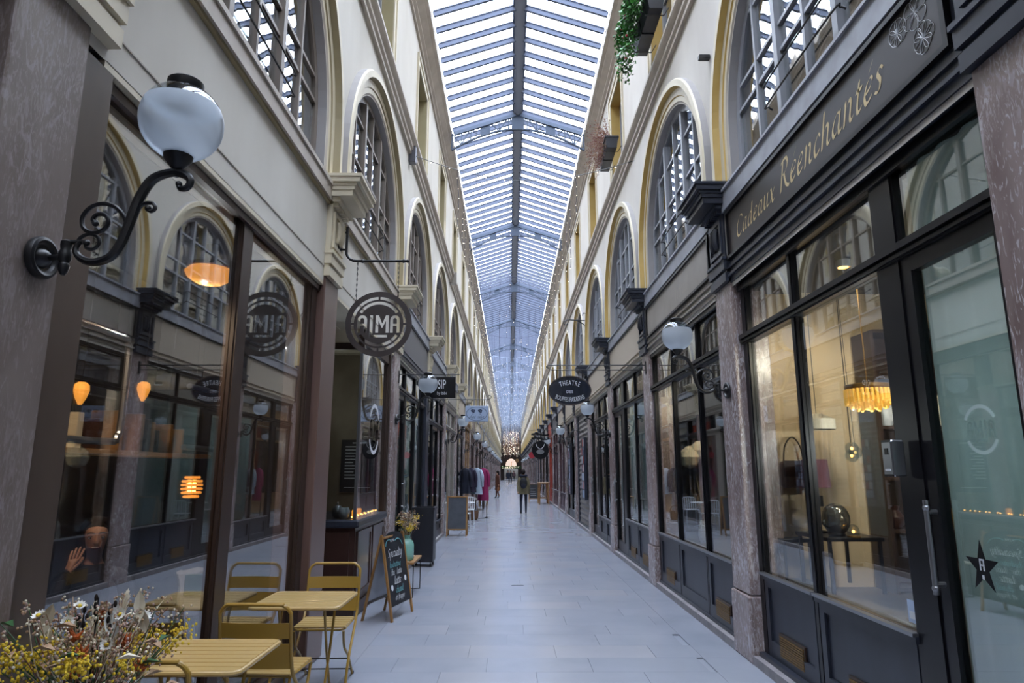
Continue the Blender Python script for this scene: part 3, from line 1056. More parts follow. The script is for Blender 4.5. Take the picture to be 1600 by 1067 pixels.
# ------------------------------------------------------------------ shopfronts
def front(s, k, label, segs, paint='black', panel='black_soft', gl='shop_glass', bulk=.73, trans=2.88, top=3.38, dg=.1,
          fascia='fascia_cream', board=None, vents=(), door_fill=None, ledge='lead', detail=True, kerb=True, group=None, panes_top=True):
    py0, py1 = pier_y(s, k) + PW, pier_y(s, k + 1)
    t = thing('shopfront', label, 'shopfront', (xs(s, 0), (py0 + py1) / 2, 0), group=group)
    if k >= 0 and dg == .1: dg = .065
    f0, f1 = dg - .022, dg + .04
    def part(name, fn, parent=None):
        b = MB(); fn(b); return wb(b, name, parent or t)
    if kerb:
        part('kerb', lambda b: (bx(b, s, -.035, .14, py0, py1, 0, .075, 'kerb'), bx(b, s, .02, .14, py0, py1, .075, .11, panel)))
    ys = [py0] + [v for sg in segs for v in sg[1:3]] + [py1]
    # uprights between the lights
    for i in range(0, len(ys), 2):
        a, c = ys[i], ys[i + 1]
        if c - a > .012:
            def up(b, a=a, c=c):
                bx(b, s, f0, f1, a, c, .11, top, paint)
                if c - a > .05: bx(b, s, f0 - .01, f0, a + .016, c - .016, .11, top, paint)
            part('upright', up)
    part('head', lambda b: (bx(b, s, f0, f1, py0, py1, top, 3.44, paint), bx(b, s, f0 - .03, f0, py0, py1, top - .03, top + .02, paint)))
    wins = [sg for sg in segs if sg[0] in ('pane', 'curtain')]
    for sg in segs:
        kd, a, c = sg[:3]
        g = sg[3] if len(sg) > 3 and sg[3] else gl
        if kd in ('pane', 'curtain'):
            if bulk > .15:
                def pan(b):
                    bx(b, s, f0 + .01, f1, a, c, .11, bulk, panel)
                    w_ = .07
                    for (ya, yb, za, zb) in ((a, a + w_, .11, bulk), (c - w_, c, .11, bulk), (a + w_, c - w_, .11, .24), (a + w_, c - w_, bulk - .06, bulk)):
                        bx(b, s, f0 - .01, f0 + .01, ya, yb, za, zb, panel)
                bp = part('bulkhead_panel', pan)
                if wins.index(sg) in vents:
                    vy = (a + c) / 2
                    def ven(b):
                        bx(b, s, f0 + .012, f0 - .006, vy - .24, vy + .24, .15, .34, 'wood_dark')
                        for j in range(9): bx(b, s, f0 - .004, f0 - .014, vy - .22, vy + .22, .165 + j * .018, .177 + j * .018, 'brass')
                    part('vent_grille', ven, bp)
            part('sill', lambda b: (bx(b, s, f0 - .03, f1, a - .03, c + .03, bulk, bulk + .035, panel), bx(b, s, f0 - .045, f0, a - .03, c + .03, bulk + .035, bulk + .055, 'steel' if detail and s > 0 else panel)))
            zt = trans if trans else top
            part('pane', lambda b: bx(b, s, dg, dg + .008, a, c, bulk + .055, zt - .05 if trans else zt, g))
            if kd == 'curtain':
                part('curtain', lambda b: curtain(b, s, dg + .07, a, c, bulk + .06, zt - .06))
            if trans and panes_top:
                part('pane', lambda b: bx(b, s, dg, dg + .008, a, c, trans + .05, top, g))
        elif kd == 'door':
            dt = trans if trans else top
            def fr(b):
                w_ = .085
                bx(b, s, f0, f1 - .01, a, a + w_, .05, dt - .03, paint); bx(b, s, f0, f1 - .01, c - w_, c, .05, dt - .03, paint)
                bx(b, s, f0, f1 - .01, a + w_, c - w_, dt - .14, dt - .03, paint); bx(b, s, f0, f1 - .01, a + w_, c - w_, .05, .3, paint)
                for (ya, yb, za, zb) in ((a + w_ - .01, a + w_ + .012, .3, dt - .14), (c - w_ - .012, c - w_ + .01, .3, dt - .14)):
                    bx(b, s, f0 - .012, f0, ya, yb, za, zb, paint)
            dr = part('door', fr)
            part('pane', lambda b: bx(b, s, dg, dg + .008, a + .085, c - .085, .3, dt - .14, g), dr)
            if door_fill:
                part('curtain', lambda b: curtain(b, s, dg + .06, a + .07, c - .07, .28, dt - .12, door_fill), dr)
            yh = c - .045
            def hd(b):
                for z in (1.08, 1.44): b.tube([(xs(s, f0), yh, z), (xs(s, f0 - .05), yh, z)], .014, 'steel', 8)
                b.tube([(xs(s, f0 - .05), yh, 1.03), (xs(s, f0 - .05), yh, 1.5)], .015, 'steel', 10)
                for z in (1.06, 1.46): b.ball((xs(s, f0 - .05), yh, z), .02, 'steel', 8, 6)
            part('handle', hd, dr)
            if trans and panes_top:
                part('pane', lambda b: bx(b, s, dg, dg + .008, a, c, trans + .05, top, g))
                if door_fill: part('curtain', lambda b: curtain(b, s, dg + .07, a, c, trans + .06, top, door_fill))
        elif kd == 'shutter':
            def sh(b):
                n = 46
                pts = []
                for j in range(n + 1):
                    z = .06 + (trans or top) * j / n * .985
                    pts.append((dg - .012 if j % 2 else dg + .012, z))
                pts += [(dg + .04, pts[-1][1]), (dg + .04, .06)]
                b.prism(pts, lambda d, z, y: (xs(s, d), y, z), a, c, 'shutter')
            part('roller_shutter', sh)
            if trans: part('pane', lambda b: bx(b, s, dg, dg + .008, a, c, trans + .05, top, g))
        elif kd == 'solid':
            part('panel', lambda b: (bx(b, s, f0, f1, a, c, .11, top, paint), bx(b, s, f0 - .015, f0, a + .06, c - .06, .3, top - .15, paint)))
    if trans:
        a0, c0 = min(v[1] for v in segs), max(v[2] for v in segs)
        wl_ = [v for v in segs if v[0] != 'solid']
        def tr(b):
            bx(b, s, f0 - .02, f1, py0, py1, trans - .05, trans + .05, paint)
            bx(b, s, f0 - .05, f0 - .02, py0, py1, trans - .005, trans + .035, paint)
            bx(b, s, f0 - .035, f0 - .02, py0, py1, trans - .04, trans - .02, paint)
        part('transom', tr)
    if fascia:
        def fa(b):
            bx(b, s, -.012, .1, py0, py1, 3.44, 3.6, fascia)
            bx(b, s, -.035, .0, py0, py1, 3.5, 3.525, fascia); bx(b, s, -.03, .0, py0, py1, 3.58, 3.62, fascia)
            bx(b, s, -.02, .02, py0, py1, 3.62, 4.14, fascia)
        fo = part('fascia', fa)
        if board:
            def bd(b):
                y0, y1, z0, z1 = py0 + .1, py1 - .1, 3.68, 4.1
                bx(b, s, -.02, -.032, y0, y1, z0, z1, board)
                for (ya, yb, za, zb) in ((y0 - .035, y1 + .035, z1, z1 + .03), (y0 - .035, y1 + .035, z0 - .03, z0), (y0 - .035, y0, z0, z1), (y1, y1 + .035, z0, z1)):
                    bx(b, s, -.02, -.055, ya, yb, za, zb, paint)
            t['_board'] = part('sign_board', bd)
        part('ledge', lambda b: (bx(b, s, -.055, .08, py0, py1, 4.155, 4.37, ledge), bx(b, s, -.035, .05, py0, py1, 4.13, 4.155, paint), bx(b, s, -.075, .08, py0, py1, 4.345, 4.37, ledge)))
    return t

def curtain(b, s, d, y0, y1, z0, z1, m='teal_cloth'):
    n = max(8, int((y1 - y0) / .035))
    pts = [(y0 + (y1 - y0) * i / n, d + .014 * math.sin(i * 1.25) + .006 * math.sin(i * .5 + y0)) for i in range(n + 1)]
    vs, fs = [], []
    for y, dd in pts:
        vs += [(xs(s, dd), y, z0), (xs(s, dd), y, z1), (xs(s, dd + .004), y, z0), (xs(s, dd + .004), y, z1)]
    for i in range(n):
        o = i * 4
        fs += [(o, o + 4, o + 5, o + 1), (o + 2, o + 3, o + 7, o + 6)]
    b.add(vs, fs, m, True)

FR = {}
def y2(s, k): return pier_y(s, k) + PW, pier_y(s, k + 1)

# right wall
FR['gift'] = front(1, -1, 'black gift shopfront with gilt italic lettering above its glazed door', [('door', 2.76, 3.58), ('pane', 3.83, 4.99), ('pane', 5.07, 6.02)],
      fascia='black_soft', board='sign_brown', vents=(0, 1), door_fill='teal_cloth')
FR['r0'] = front(1, 0, 'black three-pane shopfront under a faded taupe sign board', [('pane', 6.7, 7.57), ('pane', 7.63, 8.78), ('pane', 8.84, 9.9)],
      fascia='fascia_taupe', board='fascia_taupe', vents=(0, 2))
front(1, 1, 'black shopfront with teal-curtained door beyond the second right-hand pillar', [('curtain', 10.52, 11.58), ('curtain', 11.62, 12.6), ('door', 12.9, 13.8)],
      fascia='fascia_cream', vents=(0, 1), door_fill='teal_cloth')
front(1, 2, 'black shopfront with tall dark panes just before the grey roller shutter', [('curtain', 14.38, 15.3), ('pane', 15.35, 16.3), ('door', 16.5, 17.65)],
      fascia='fascia_cream', bulk=.55)
front(1, 3, 'shopfront closed by a corrugated grey roller shutter', [('shutter', 18.3, 21.3)], fascia='fascia_cream', trans=None, paint='black_soft')
front(1, 4, 'pale glazed shopfront just beyond the grey roller shutter', [('pane', 22.2, 23.6), ('door', 23.9, 25.2)], fascia='fascia_cream', bulk=.3)
front(1, 5, 'plum-framed shopfront with a white glazing bar, nearer of two', [('pane', 26.1, 27.5), ('pane', 27.65, 29.1)], paint='burgundy', panel='burgundy', fascia='fascia_cream')
front(1, 6, 'plum-framed shopfront next to the red shop', [('pane', 30.0, 31.4), ('pane', 31.55, 33.0)], paint='burgundy', panel='burgundy', fascia='fascia_grey')
front(1, 7, 'red-painted shopfront behind the wooden bar table', [('pane', 33.9, 35.2), ('door', 35.5, 36.8)], paint='red', panel='red', fascia='red')
# left wall
y0, y1 = y2(-1, -1)
FR['cafe'] = front(-1, -1, 'tall dark-framed cafe window behind the mustard tables', [('pane', 2.66, 4.23, 'cafe_glass'), ('pane', 4.42, 5.8, 'cafe_glass')], paint='wood_dark', panel='wood_dark', bulk=.1, trans=None, top=3.34, dg=.08,
      fascia=None, kerb=False)
front(-1, 1, 'black shopfront with grey fascia beside the black planter', [('door', 10.42, 11.2), ('curtain', 11.35, 12.4), ('curtain', 12.5, 13.55)], fascia='fascia_grey', bulk=.5, trans=2.95)
front(-1, 2, 'black shopfront behind the plain grey chalkboard', [('pane', 14.2, 15.3), ('door', 15.4, 16.4), ('curtain', 16.5, 17.5)], fascia='fascia_grey', bulk=.4, trans=2.75)
front(-1, 3, 'taupe shopfront behind the white metal chairs', [('pane', 18.2, 19.6), ('door', 20.0, 21.2)], paint='fascia_taupe', panel='fascia_taupe', fascia='fascia_taupe')
front(-1, 4, 'black shopfront behind the hanging coats', [('door', 22.1, 23.1), ('pane', 23.3, 25.1)], fascia='fascia_cream', bulk=.4)
front(-1, 5, 'oak-framed shopfront behind the dark bench', [('pane', 26, 27.4), ('pane', 27.5, 29)], paint='oak', panel='oak', fascia='oak')
front(-1, 6, 'brown shopfront beyond the oak-framed one on the left', [('pane', 29.9, 31.4), ('door', 31.7, 32.8)], paint='brown', panel='brown', fascia='brown_mid')
rp = random.Random(4)
for s in (1, -1):
    for k in list(range(8 if s > 0 else 7, KMAX)):
        a, c = y2(s, k)
        pt = rp.choice(['black', 'black', 'black_soft', 'wood_dark', 'fascia_grey', 'fascia_taupe', 'brown'])
        fc = rp.choice(['fascia_cream', 'fascia_grey', 'fascia_taupe', 'black_soft', 'fascia_cream'])
        gr = 'distant shopfronts along the %s wall' % SIDE[s]
        if k <= MID:
            front(s, k, '%s shopfront along the %s wall counting from the front' % (NTH[min(k + 1, 11)] if k < 11 else 'thirteenth', SIDE[s]), [('pane', a + .15, a + 1.5), ('door', a + 1.75, a + 2.6), ('pane', a + 2.7, c - .1)][:3 if rp.random() < .6 else 2], paint=pt, panel=pt, fascia=fc, detail=False, group=gr)
        else:
            b = MB()
            bx(b, s, .06, .15, a, c, 0, .6, pt); bx(b, s, .06, .15, a, c, 3.2, 3.44, pt)
            for f in (0, .33, .66, .97): bx(b, s, .05, .15, a + (c - a) * f, a + (c - a) * f + .1, .6, 3.2, pt)
            bx(b, s, .1, .11, a, c, .6, 3.2, 'shop_glass')
            bx(b, s, -.02, .1, a, c, 3.44, 4.14, fc); bx(b, s, -.055, .08, a, c, 4.155, 4.37, 'lead')
            tag(b.build('shopfront'), 'distant shopfront far down the %s wall' % SIDE[s], 'shopfront', gr)
# bays behind the viewer stay plain but closed, so that reflections and light are right
for s in (1, -1):
    for k in (-3, -2):
        a, c = y2(s, k)
        front(s, k, 'black shopfront beside the viewer on the %s wall' % SIDE[s] + (' further back' if k == -3 else ''), [('pane', a + .15, a + 1.2), ('pane', a + 1.3, a + 2.3), ('door', a + 2.45, c - .05)], fascia='fascia_taupe' if s > 0 else 'fascia_cream')
for s in (1, -1):
    for k in range(-3, KMAX):
        if (s, k) in ((1, -1), (1, 0), (-1, -1), (-1, 0)): continue
        wm = {(1, 1): 'warm_room', (1, 2): 'grey_room', (-1, 1): 'grey_room', (1, 3): 'dark_room'}.get((s, k), rp.choice(['dark_room', 'grey_room', 'warm_room', 'dark_room']))
        room(s, k, wm)

# lettering and drawing on the gift shop's board
bd = FR['gift'].children
board = [o for o in bd if o.name.startswith('sign_board')][0]
b = MB()
fmap = lambda y0, z0, d: (lambda a, z: (xs(1, d), y0 - a, z0 + z))
def lettering(word, xh, y0, z0, m, parent, name, xsc=1.22, track=.22):
    x = 0
    for ch in word:
        b = MB()
        dx = script(b, ch, xh, fmap(y0 - x, z0, -.0335), m, xs=xsc, track=track)
        wb(b, name, parent)
        x += dx
lettering('Cadeaux', .108, 5.83, 3.785, 'gold_letter', board, 'gilt_letter', 1.2, .2)
lettering('Réenchantés', .138, 4.83, 3.785, 'gold_letter', board, 'gilt_letter', 1.12, .14)
b = MB()
rf = random.Random(3)
def petals(cy, cz, r, n, off):
    for i in range(n):
        a = 2 * PI * i / n + off
        L = r * rf.uniform(.8, 1.15); wdt = r * .42
        ax, az = math.cos(a), math.sin(a)
        loop = []
        for q in range(13):
            t = q / 12
            l = L * math.sin(PI * t); ww = wdt * math.sin(2 * PI * t)
            loop.append((xs(1, -.0335), cy + ax * l - az * ww, cz + az * l + ax * ww))
        b.tube(loop, .0016, 'white_letter', 4)
    for i in range(7):
        a = rf.uniform(0, 2 * PI)
        b.tube([(xs(1, -.0335), cy, cz), (xs(1, -.0335), cy + math.cos(a) * r * .35, cz + math.sin(a) * r * .35)], .0012, 'white_letter', 4)
petals(3.2, 4.0, .085, 7, .2); petals(3.04, 4.01, .095, 6, .7); petals(3.0, 3.83, .08, 8, 0)
b.tube([(xs(1, -.0335), 3.02, 3.97), (xs(1, -.0335), 3.03, 3.9), (xs(1, -.0335), 3.0, 3.85)], .0016, 'white_letter', 4)
wb(b, 'flower_drawing', board)
board0 = [o for o in FR['r0'].children if o.name.startswith('sign_board')][0]
lettering('Vitrail', .1, 8.2, 3.79, 'faded_letter', board0, 'faded_letter', 1.2, .25)

# star and small sticker on the gift shop's door pane, entry keypad on its post
dr = [o for o in FR['gift'].children if o.name.startswith('door')][0]
b = MB()
sc, sz = 3.27, 1.2
pts = []
for i in range(10):
    r = .115 if i % 2 == 0 else .045
    a = PI / 2 + i * PI / 5
    pts.append((sc + r * math.cos(a), sz + r * 1.1 * math.sin(a)))
b.prism(pts, lambda y, z, d: (xs(1, d), y, z), .098, .0995, 'black')
for (dy, dz, w_, h_) in ((.012, .01, .008, .05), (-.012, .01, .008, .05), (0, .035, .03, .008), (0, .01, .03, .007), (.0, -.045, .014, .02)):
    bx(b, 1, .0965, .098, sc + dy - w_ / 2, sc + dy + w_ / 2, sz + dz - h_ / 2, sz + dz + h_ / 2, 'white_letter')
wb(b, 'star_sticker', dr)
k_ = thing('entry_keypad', 'grey metal entry keypad box fixed to the black post beside the gift shop window', 'keypad', (xs(1, .03), 3.72, 1.62))
b = MB(); b.bbox(-.075, 0, -.05, .05, 0, .2, .008, 'steel'); b.box(-.0765, -.07, -.043, .043, .0, .012, 'black'); b.box(-.0765, -.07, -.043, .043, .187, .2, 'black'); b.build('case', k_)
b = MB(); b.box(-.0785, -.074, -.016, .016, .12, .155, 'black'); b.build('lens', k_)
b = MB(); b.box(-.0775, -.074, -.025, .025, .03, .042, 'white_letter'); b.build('plate', k_)
b = MB(); bx(b, 1, .098, .0995, 3.85, 3.93, .82, .94, 'sign_blue'); bx(b, 1, .0965, .098, 3.865, 3.915, .84, .88, 'white')
wb(b, 'window_sticker', FR['gift'])

# ------------------------------------------------------------------ left: cream fascia mouldings, jamb board, soffit
for k in (-2, -1, 0):
    a, c = y2(-1, k)
    b = MB()
    bx(b, -1, -.05, .03, a, c, 4.2, 4.37, 'stone_trim'); bx(b, -1, -.03, .02, a, c, 4.175, 4.2, 'ochre_left'); bx(b, -1, -.065, .03, a, c, 4.33, 4.37, 'stone_trim')
    b.build('ledge', walls[-1])
    b = MB()
    bx(b, -1, .0, .34, a - .0, c + .0, 3.37, 3.405, 'cream')
    b.build('soffit', walls[-1])
    b = MB()
    bx(b, -1, -.006, .0, a, c, 3.55, 3.558, 'stone_trim')
    b.build('fascia_line', walls[-1])
b = MB()
bx(b, -1, .0, .3, 2.44, 2.64, 0, 3.37, 'jamb')
b.build('jamb_board', walls[-1])

# ------------------------------------------------------------------ left: cafe entrance recess with the counter window
t = thing('counter_window', 'brown panelled cafe counter window at the entrance recess, white ring logo on its glass', 'counter window', (XL, 7.95, 0))
def part(name, fn, parent=None):
    b = MB(); fn(b); return wb(b, name, parent or t)
CX = XL - .03         # passage-side face
RET = 7.95            # return face towards the viewer
XI = -2.62
part('counter_base', lambda b: (b.box(CX - .02, XI, RET + .02, 9.73, .12, 1.0, 'brown'), b.box(CX + .01, XI, RET - .01, 9.73, 0, .14, 'wood_dark')))
for i, (a, c) in enumerate(((8.03, 8.82), (8.9, 9.66))):
    part('counter_panel', lambda b: (b.box(CX - .02, CX - .005, a, c, .2, .95, 'brown'), b.box(CX - .005, CX + .006, a, a + .05, .2, .95, 'brown'), b.box(CX - .005, CX + .006, c - .05, c, .2, .95, 'brown'),
                                     b.box(CX - .005, CX + .006, a + .05, c - .05, .2, .26, 'brown'), b.box(CX - .005, CX + .006, a + .05, c - .05, .89, .95, 'brown')))
part('counter_panel', lambda b: b.box(XI + .05, CX - .08, RET + .0, RET + .02, .2, .95, 'brown'))
part('counter_ledge', lambda b: (b.bbox(CX + .03, XI, RET - .03, 9.73, 1.0, 1.09, .02, 'black_soft')))
part('corner_post', lambda b: b.box(CX - .015, CX - .05, RET + .005, RET + .04, 1.09, 3.2, 'steel'))
part('upright', lambda b: (b.box(CX, CX - .08, 9.62, 9.73, 1.09, 3.37, 'wood_dark'), b.box(CX + .02, CX, 9.64, 9.71, 1.09, 3.37, 'wood_dark')))
part('upright', lambda b: b.box(XI, XI + .06, RET, RET + .06, 1.09, 3.37, 'wood_dark'))
part('head', lambda b: (b.box(CX, CX - .07, RET, 9.73, 3.2, 3.37, 'wood_dark'), b.box(CX, XI, RET, RET + .06, 3.12, 3.2, 'wood_dark'), b.box(CX - .07, XI, RET + .01, RET + .05, 3.2, 3.37, 'cream')))
p1 = part('pane', lambda b: b.box(CX - .03, CX - .036, RET + .04, 9.62, 1.09, 3.2, 'cafe_glass'))
part('pane', lambda b: b.box(CX - .05, XI + .06, RET + .03, RET + .036, 1.09, 3.12, 'shop_glass'))

# ring logo with four tall letters, also used for the hanging sign
def seg_ring(r0, r1, a0, a1, n=18, cx=0, cz=0, q=1.0):
    return [(cx + r1 * math.cos(a0 + (a1 - a0) * i / n), cz + q * r1 * math.sin(a0 + (a1 - a0) * i / n)) for i in range(n + 1)] + \
           [(cx + r0 * math.cos(a1 + (a0 - a1) * i / n), cz + q * r0 * math.sin(a1 + (a0 - a1) * i / n)) for i in range(n + 1)]
def alma_letters(h, w, g, st):
    # closed outlines of A L M A, rounded A heads, the L dropping below with its foot under the M
    o = []
    x = -(4 * w + 3 * g) / 2 + .0
    def A(x):
        r = w / 2
        out = [(x, -h / 2), (x, h / 2 - r)] + [(x + r - r * math.cos(PI * i / 10), h / 2 - r + r * math.sin(PI * i / 10)) for i in range(1, 10)] + [(x + w, h / 2 - r), (x + w, -h / 2), (x + w - st, -h / 2), (x + w - st, -h * .12), (x + st, -h * .12), (x + st, -h / 2)]
        ri = r - st
        inn = [(x + st, -h * .12 + st * .8), (x + st, h / 2 - r)] + [(x + r - ri * math.cos(PI * i / 8), h / 2 - r + ri * math.sin(PI * i / 8)) for i in range(1, 8)] + [(x + w - st, h / 2 - r), (x + w - st, -h * .12 + st * .8)]
        return [out, inn]
    o += A(x)
    x1 = x + w + g
    o.append([(x1 + w * .15, h / 2), (x1 + w * .15 + st, h / 2), (x1 + w * .15 + st, -h * .62), (x1 + w * 2.0, -h * .62), (x1 + w * 2.0, -h * .62 - st * .9), (x1 + w * .15, -h * .62 - st * .9)])
    x2 = x1 + w * .62 + g
    wm = w * 1.38
    o.append([(x2, -h / 2), (x2, h / 2), (x2 + st * 1.05, h / 2), (x2 + wm / 2, h * .02), (x2 + wm - st * 1.05, h / 2), (x2 + wm, h / 2), (x2 + wm, -h / 2), (x2 + wm - st, -h / 2), (x2 + wm - st, h * .16), (x2 + wm / 2, -h * .26), (x2 + st, h * .16), (x2 + st, -h / 2)])
    o += A(x2 + wm + g)
    return o
b = MB()
cyd, czd = 8.87, 2.2
R_ = .335
for a0, a1 in ((math.radians(28), math.radians(152)), (math.radians(208), math.radians(332))):
    pts = seg_ring(R_ - .05, R_, a0, a1)
    n = len(pts) // 2
    f = lambda y, z: (CX - .028, cyd + y, czd + z)
    for i in range(n - 1):
        b.poly([f(*pts[i]), f(*pts[i + 1]), f(*pts[2 * n - 2 - i]), f(*pts[2 * n - 1 - i])], 'white_letter')
me = plate(alma_letters(.24, .115, .02, .034), 'logo_letters', .0015, 'white_letter')
vs = [(CX - .0285, cyd + v.co.x, czd + v.co.z) for v in me.vertices]
b.add(vs, [list(p.vertices) for p in me.polygons], 'white_letter')
wb(b, 'ring_logo', p1)
# recess: threshold, inner door, side wall with menu board, soffit
b = MB()
b.box(XI - .1, XI, 6.4, 7.97, 0, 3.42, 'wood_dark')
b.box(XI - .1, CX - .2, 6.36, 6.42, 0, 3.42, 'wood_dark')
b.box(XL - .34, XI, 6.42, 9.75, 3.36, 3.42, 'cream')
b.box(-3.3, CX - .1, 9.75, 9.83, 0, 3.42, 'beige_stone')
b.box(-3.4, -3.3, 7.95, 9.75, 0, 3.42, 'beige_stone')
b.box(-3.3, XI - .01, 8.0, 9.75, 0, .05, 'roomfloor')
b.build('entrance_recess', walls[-1])
dd = thing('door_1', 'dark wooden cafe door set back in the entrance recess', 'door', (XI, 7.2, 0), kind='structure')
b = MB(); b.box(0, .05, -.5, .5, .02, 2.5, 'wood_dark'); b.build('leaf', dd)
for z0, z1 in ((.2, .95), (1.1, 2.3)):
    b = MB(); b.box(.05, .065, -.36, .36, z0, z1, 'brown'); b.build('panel', dd)
b = MB(); b.tube([(.05, -.42, 1.0), (.1, -.42, 1.0), (.1, -.3, 1.0)], .012, 'steel', 8); b.build('handle', dd)
mb_ = thing('menu_board', 'black menu board with white lines on the beige wall behind the counter window', 'menu board', (-2.2, 9.74, 1.35))
b = MB(); b.box(-.26, .26, -.02, 0, 0, .75, 'board'); b.build('panel', mb_)
b = MB()
for j in range(11):
    w_ = [.2, .16, .18, .14, .19, .12, .17, .2, .13, .18, .15][j]
    b.box(-.2, -.2 + w_, -.0225, -.02, .64 - j * .045, .655 - j * .045, 'white_letter')
b.box(-.1, .12, -.0225, -.02, .695, .71, 'white_letter'); b.box(-.2, .18, -.0225, -.02, .06, .07, 'white_letter')
b.build('menu_lines', mb_)
# ------------------------------------------------------------------ globe wall lamps on scrolled iron arms
def lamp_meshes():
    sc = lambda P: [((x - 185) / 1154, 0, (985 - y) / 1154) for x, y in P]
    b = MB()
    b.lathe([(.066, .0), (.078, .006), (.08, .02), (.076, .03), (.066, .034), (.056, .03), (.05, .018), (.04, .016), (.034, .024), (.026, .036), (.014, .044)], (0, 0, 0), 'iron', 24, (1, 0, 0))
    b.tube([(.03, 0, 0), (.1, 0, .004)], .011, 'iron', 8)
    ros = b.mesh('wall_rose')
    b = MB()
    b.lathe([(.008, -.065), (.016, -.05), (.02, -.03), (.016, -.02), (.022, -.005), (.022, .02), (.017, .03), (.02, .045), (.02, .062), (.008, .07)], (.1, 0, .0), 'iron', 10)
    b.tube([(.1, 0, .06), (.14, 0, .062), (.16, 0, .06)], .009, 'iron', 8)
    b.tube(smooth_path(sc([(360, 910), (343, 940), (352, 972), (390, 998), (440, 1003), (495, 980), (530, 925), (552, 855), (570, 780), (592, 705), (630, 635), (680, 605), (738, 596), (785, 612), (801, 642), (785, 668), (758, 668), (752, 648)])),
           [.009 + .010 * math.sin(PI * min(1, i / 102)) for i in range(103)], 'iron', 8)
    b.tube(smooth_path(sc([(545, 850), (535, 805), (495, 760), (440, 740), (385, 755), (353, 800), (362, 848), (400, 872), (445, 862), (467, 825), (450, 793), (415, 790), (398, 812), (412, 830)])), .0085, 'iron', 7)
    b.tube(smooth_path(sc([(343, 945), (352, 900), (390, 878), (428, 890), (438, 922), (415, 946), (385, 938), (385, 918)])), .0075, 'iron', 7)
    b.tube(smooth_path(sc([(560, 810), (580, 772), (612, 740), (648, 738), (660, 762), (642, 775), (630, 762)])), .0075, 'iron', 7)
    for x, y in ((412, 830), (385, 918), (630, 762), (752, 650)):
        p = sc([(x, y)])[0]; b.ball(p, .013, 'iron', 8, 6)
    arm = b.mesh('scroll_arm')
    gx, gz = .478, .545
    b = MB()
    b.lathe([(.008, -.225), (.012, -.2), (.012, -.195), (.022, -.19), (.028, -.18), (.05, -.155), (.055, -.13), (.05, -.125)], (gx, 0, gz), 'iron', 16)
    cup = b.mesh('cup')
    R = .15
    b = MB()
    n = 18
    b.lathe([(R * math.sin(PI * t), -R * math.cos(PI * t)) for t in [.11 + (.64 - .11) * i / n for i in range(n + 1)]], (gx, 0, gz), 'globe_frost', 28)
    fr = b.mesh('frosted_globe')
    b = MB()
    b.lathe([(R * math.sin(PI * t), -R * math.cos(PI * t)) for t in [.64 + (.9 - .64) * i / 8 for i in range(9)]], (gx, 0, gz), 'globe_clear', 28)
    # open shell: drop the end caps so the clear part really is a shell
    b.f = b.f[:-2]; b.m = b.m[:-2]; b.sm = b.sm[:-2]
    cl = b.mesh('clear_shade')
    b = MB()
    b.lathe([(.062, .128), (.066, .134), (.066, .166), (.058, .172), (.01, .176)], (gx, 0, gz), 'iron', 18)
    cap = b.mesh('globe_cap')
    return [('wall_rose', ros), ('scroll_arm', arm), ('cup', cup), ('globe', fr), ('clear_shade', cl), ('globe_cap', cap)]
LM = lamp_meshes()
def lamp(s, k, label):
    y = pier_y(s, k) + PW / 2 + (-.02 if s < 0 else 0)
    t = thing('globe_lamp', label, 'wall lamp', (xs(s, -.02), y, 2.42), 0 if s < 0 else PI, 'globe wall lamps on the pillars')
    for n, me in LM: obj(n, me, t)
    return t
lamp(-1, -1, 'large frosted globe lamp on scrolled black arm fixed to the nearest left pillar')
for i, k in enumerate(range(1, 24, 2)):
    lamp(-1, k, ['globe lamp in front of the square black sign on the left', 'globe lamp just below the pale blue oval sign', 'globe lamp on the left pillar past the hanging coats'][i] if i < 3 else '%s globe lamp along the left wall from the front' % NTH[min(i + 1, 11)] if i < 11 else 'far globe lamp along the left wall')
for i, k in enumerate(range(0, 24, 2)):
    lamp(1, k, ['globe lamp on the marble pillar between the two nearest right shopfronts', 'globe lamp below the dark oval theatre sign'][i] if i < 2 else '%s globe lamp along the right wall from the front' % NTH[min(i, 11)])

# ------------------------------------------------------------------ hanging signs
def plate_obj(name, me, parent, loc=None): return obj(name, me, parent, loc)
# round cut-out sign on the left
t = thing('round_sign', 'large round dark metal sign with cut-out ALMA lettering hanging over the cafe entrance', 'sign', (-1.285, 6.27, 3.06))
R = .325
u = R / 275
outl = [[(R * math.cos(2 * PI * i / 64), R * math.sin(2 * PI * i / 64)) for i in range(64)]]
for q in range(4):
    outl.append(seg_ring(205 * u, 230 * u, q * PI / 2 + .035, (q + 1) * PI / 2 - .035, 16))
outl.append(seg_ring(165 * u, 190 * u, math.radians(32), math.radians(148), 22))
outl.append(seg_ring(165 * u, 190 * u, math.radians(212), math.radians(328), 22))
outl += alma_letters(148 * u, 80 * u, 10 * u, 25 * u)
plate_obj('plate', plate(outl, 'plate', .008, 'sign_dark'), t)
b = MB()
for x in (-.235, .175):
    zt = math.sqrt(R * R - x * x) - .02
    n = 8
    for j in range(n):
        z0 = zt + (.64 - zt) * j / n; z1 = zt + (.64 - zt) * (j + 1) / n
        b.tube([(x + .005, 0, z0), (x + .009, 0, (z0 + z1) / 2), (x + .005, 0, z1), (x - .0, 0, (z0 + z1) / 2)], .0035, 'iron', 5, closed=True)
b.build('chain', t)
t = thing('sign_bracket', 'black pipe bracket carrying the round ALMA sign', 'bracket', (xs(-1, -.05), 6.27, 3.7))
b = MB()
b.tube([(.075, 0, .36), (.075, 0, .12)] + [(.075 + .1 - .1 * math.cos(a), 0, .1 - .1 * math.sin(a)) for a in (.2, .5, .9, 1.3)] + [(.19, 0, 0), (.68, 0, 0)], .0135, 'iron', 10)
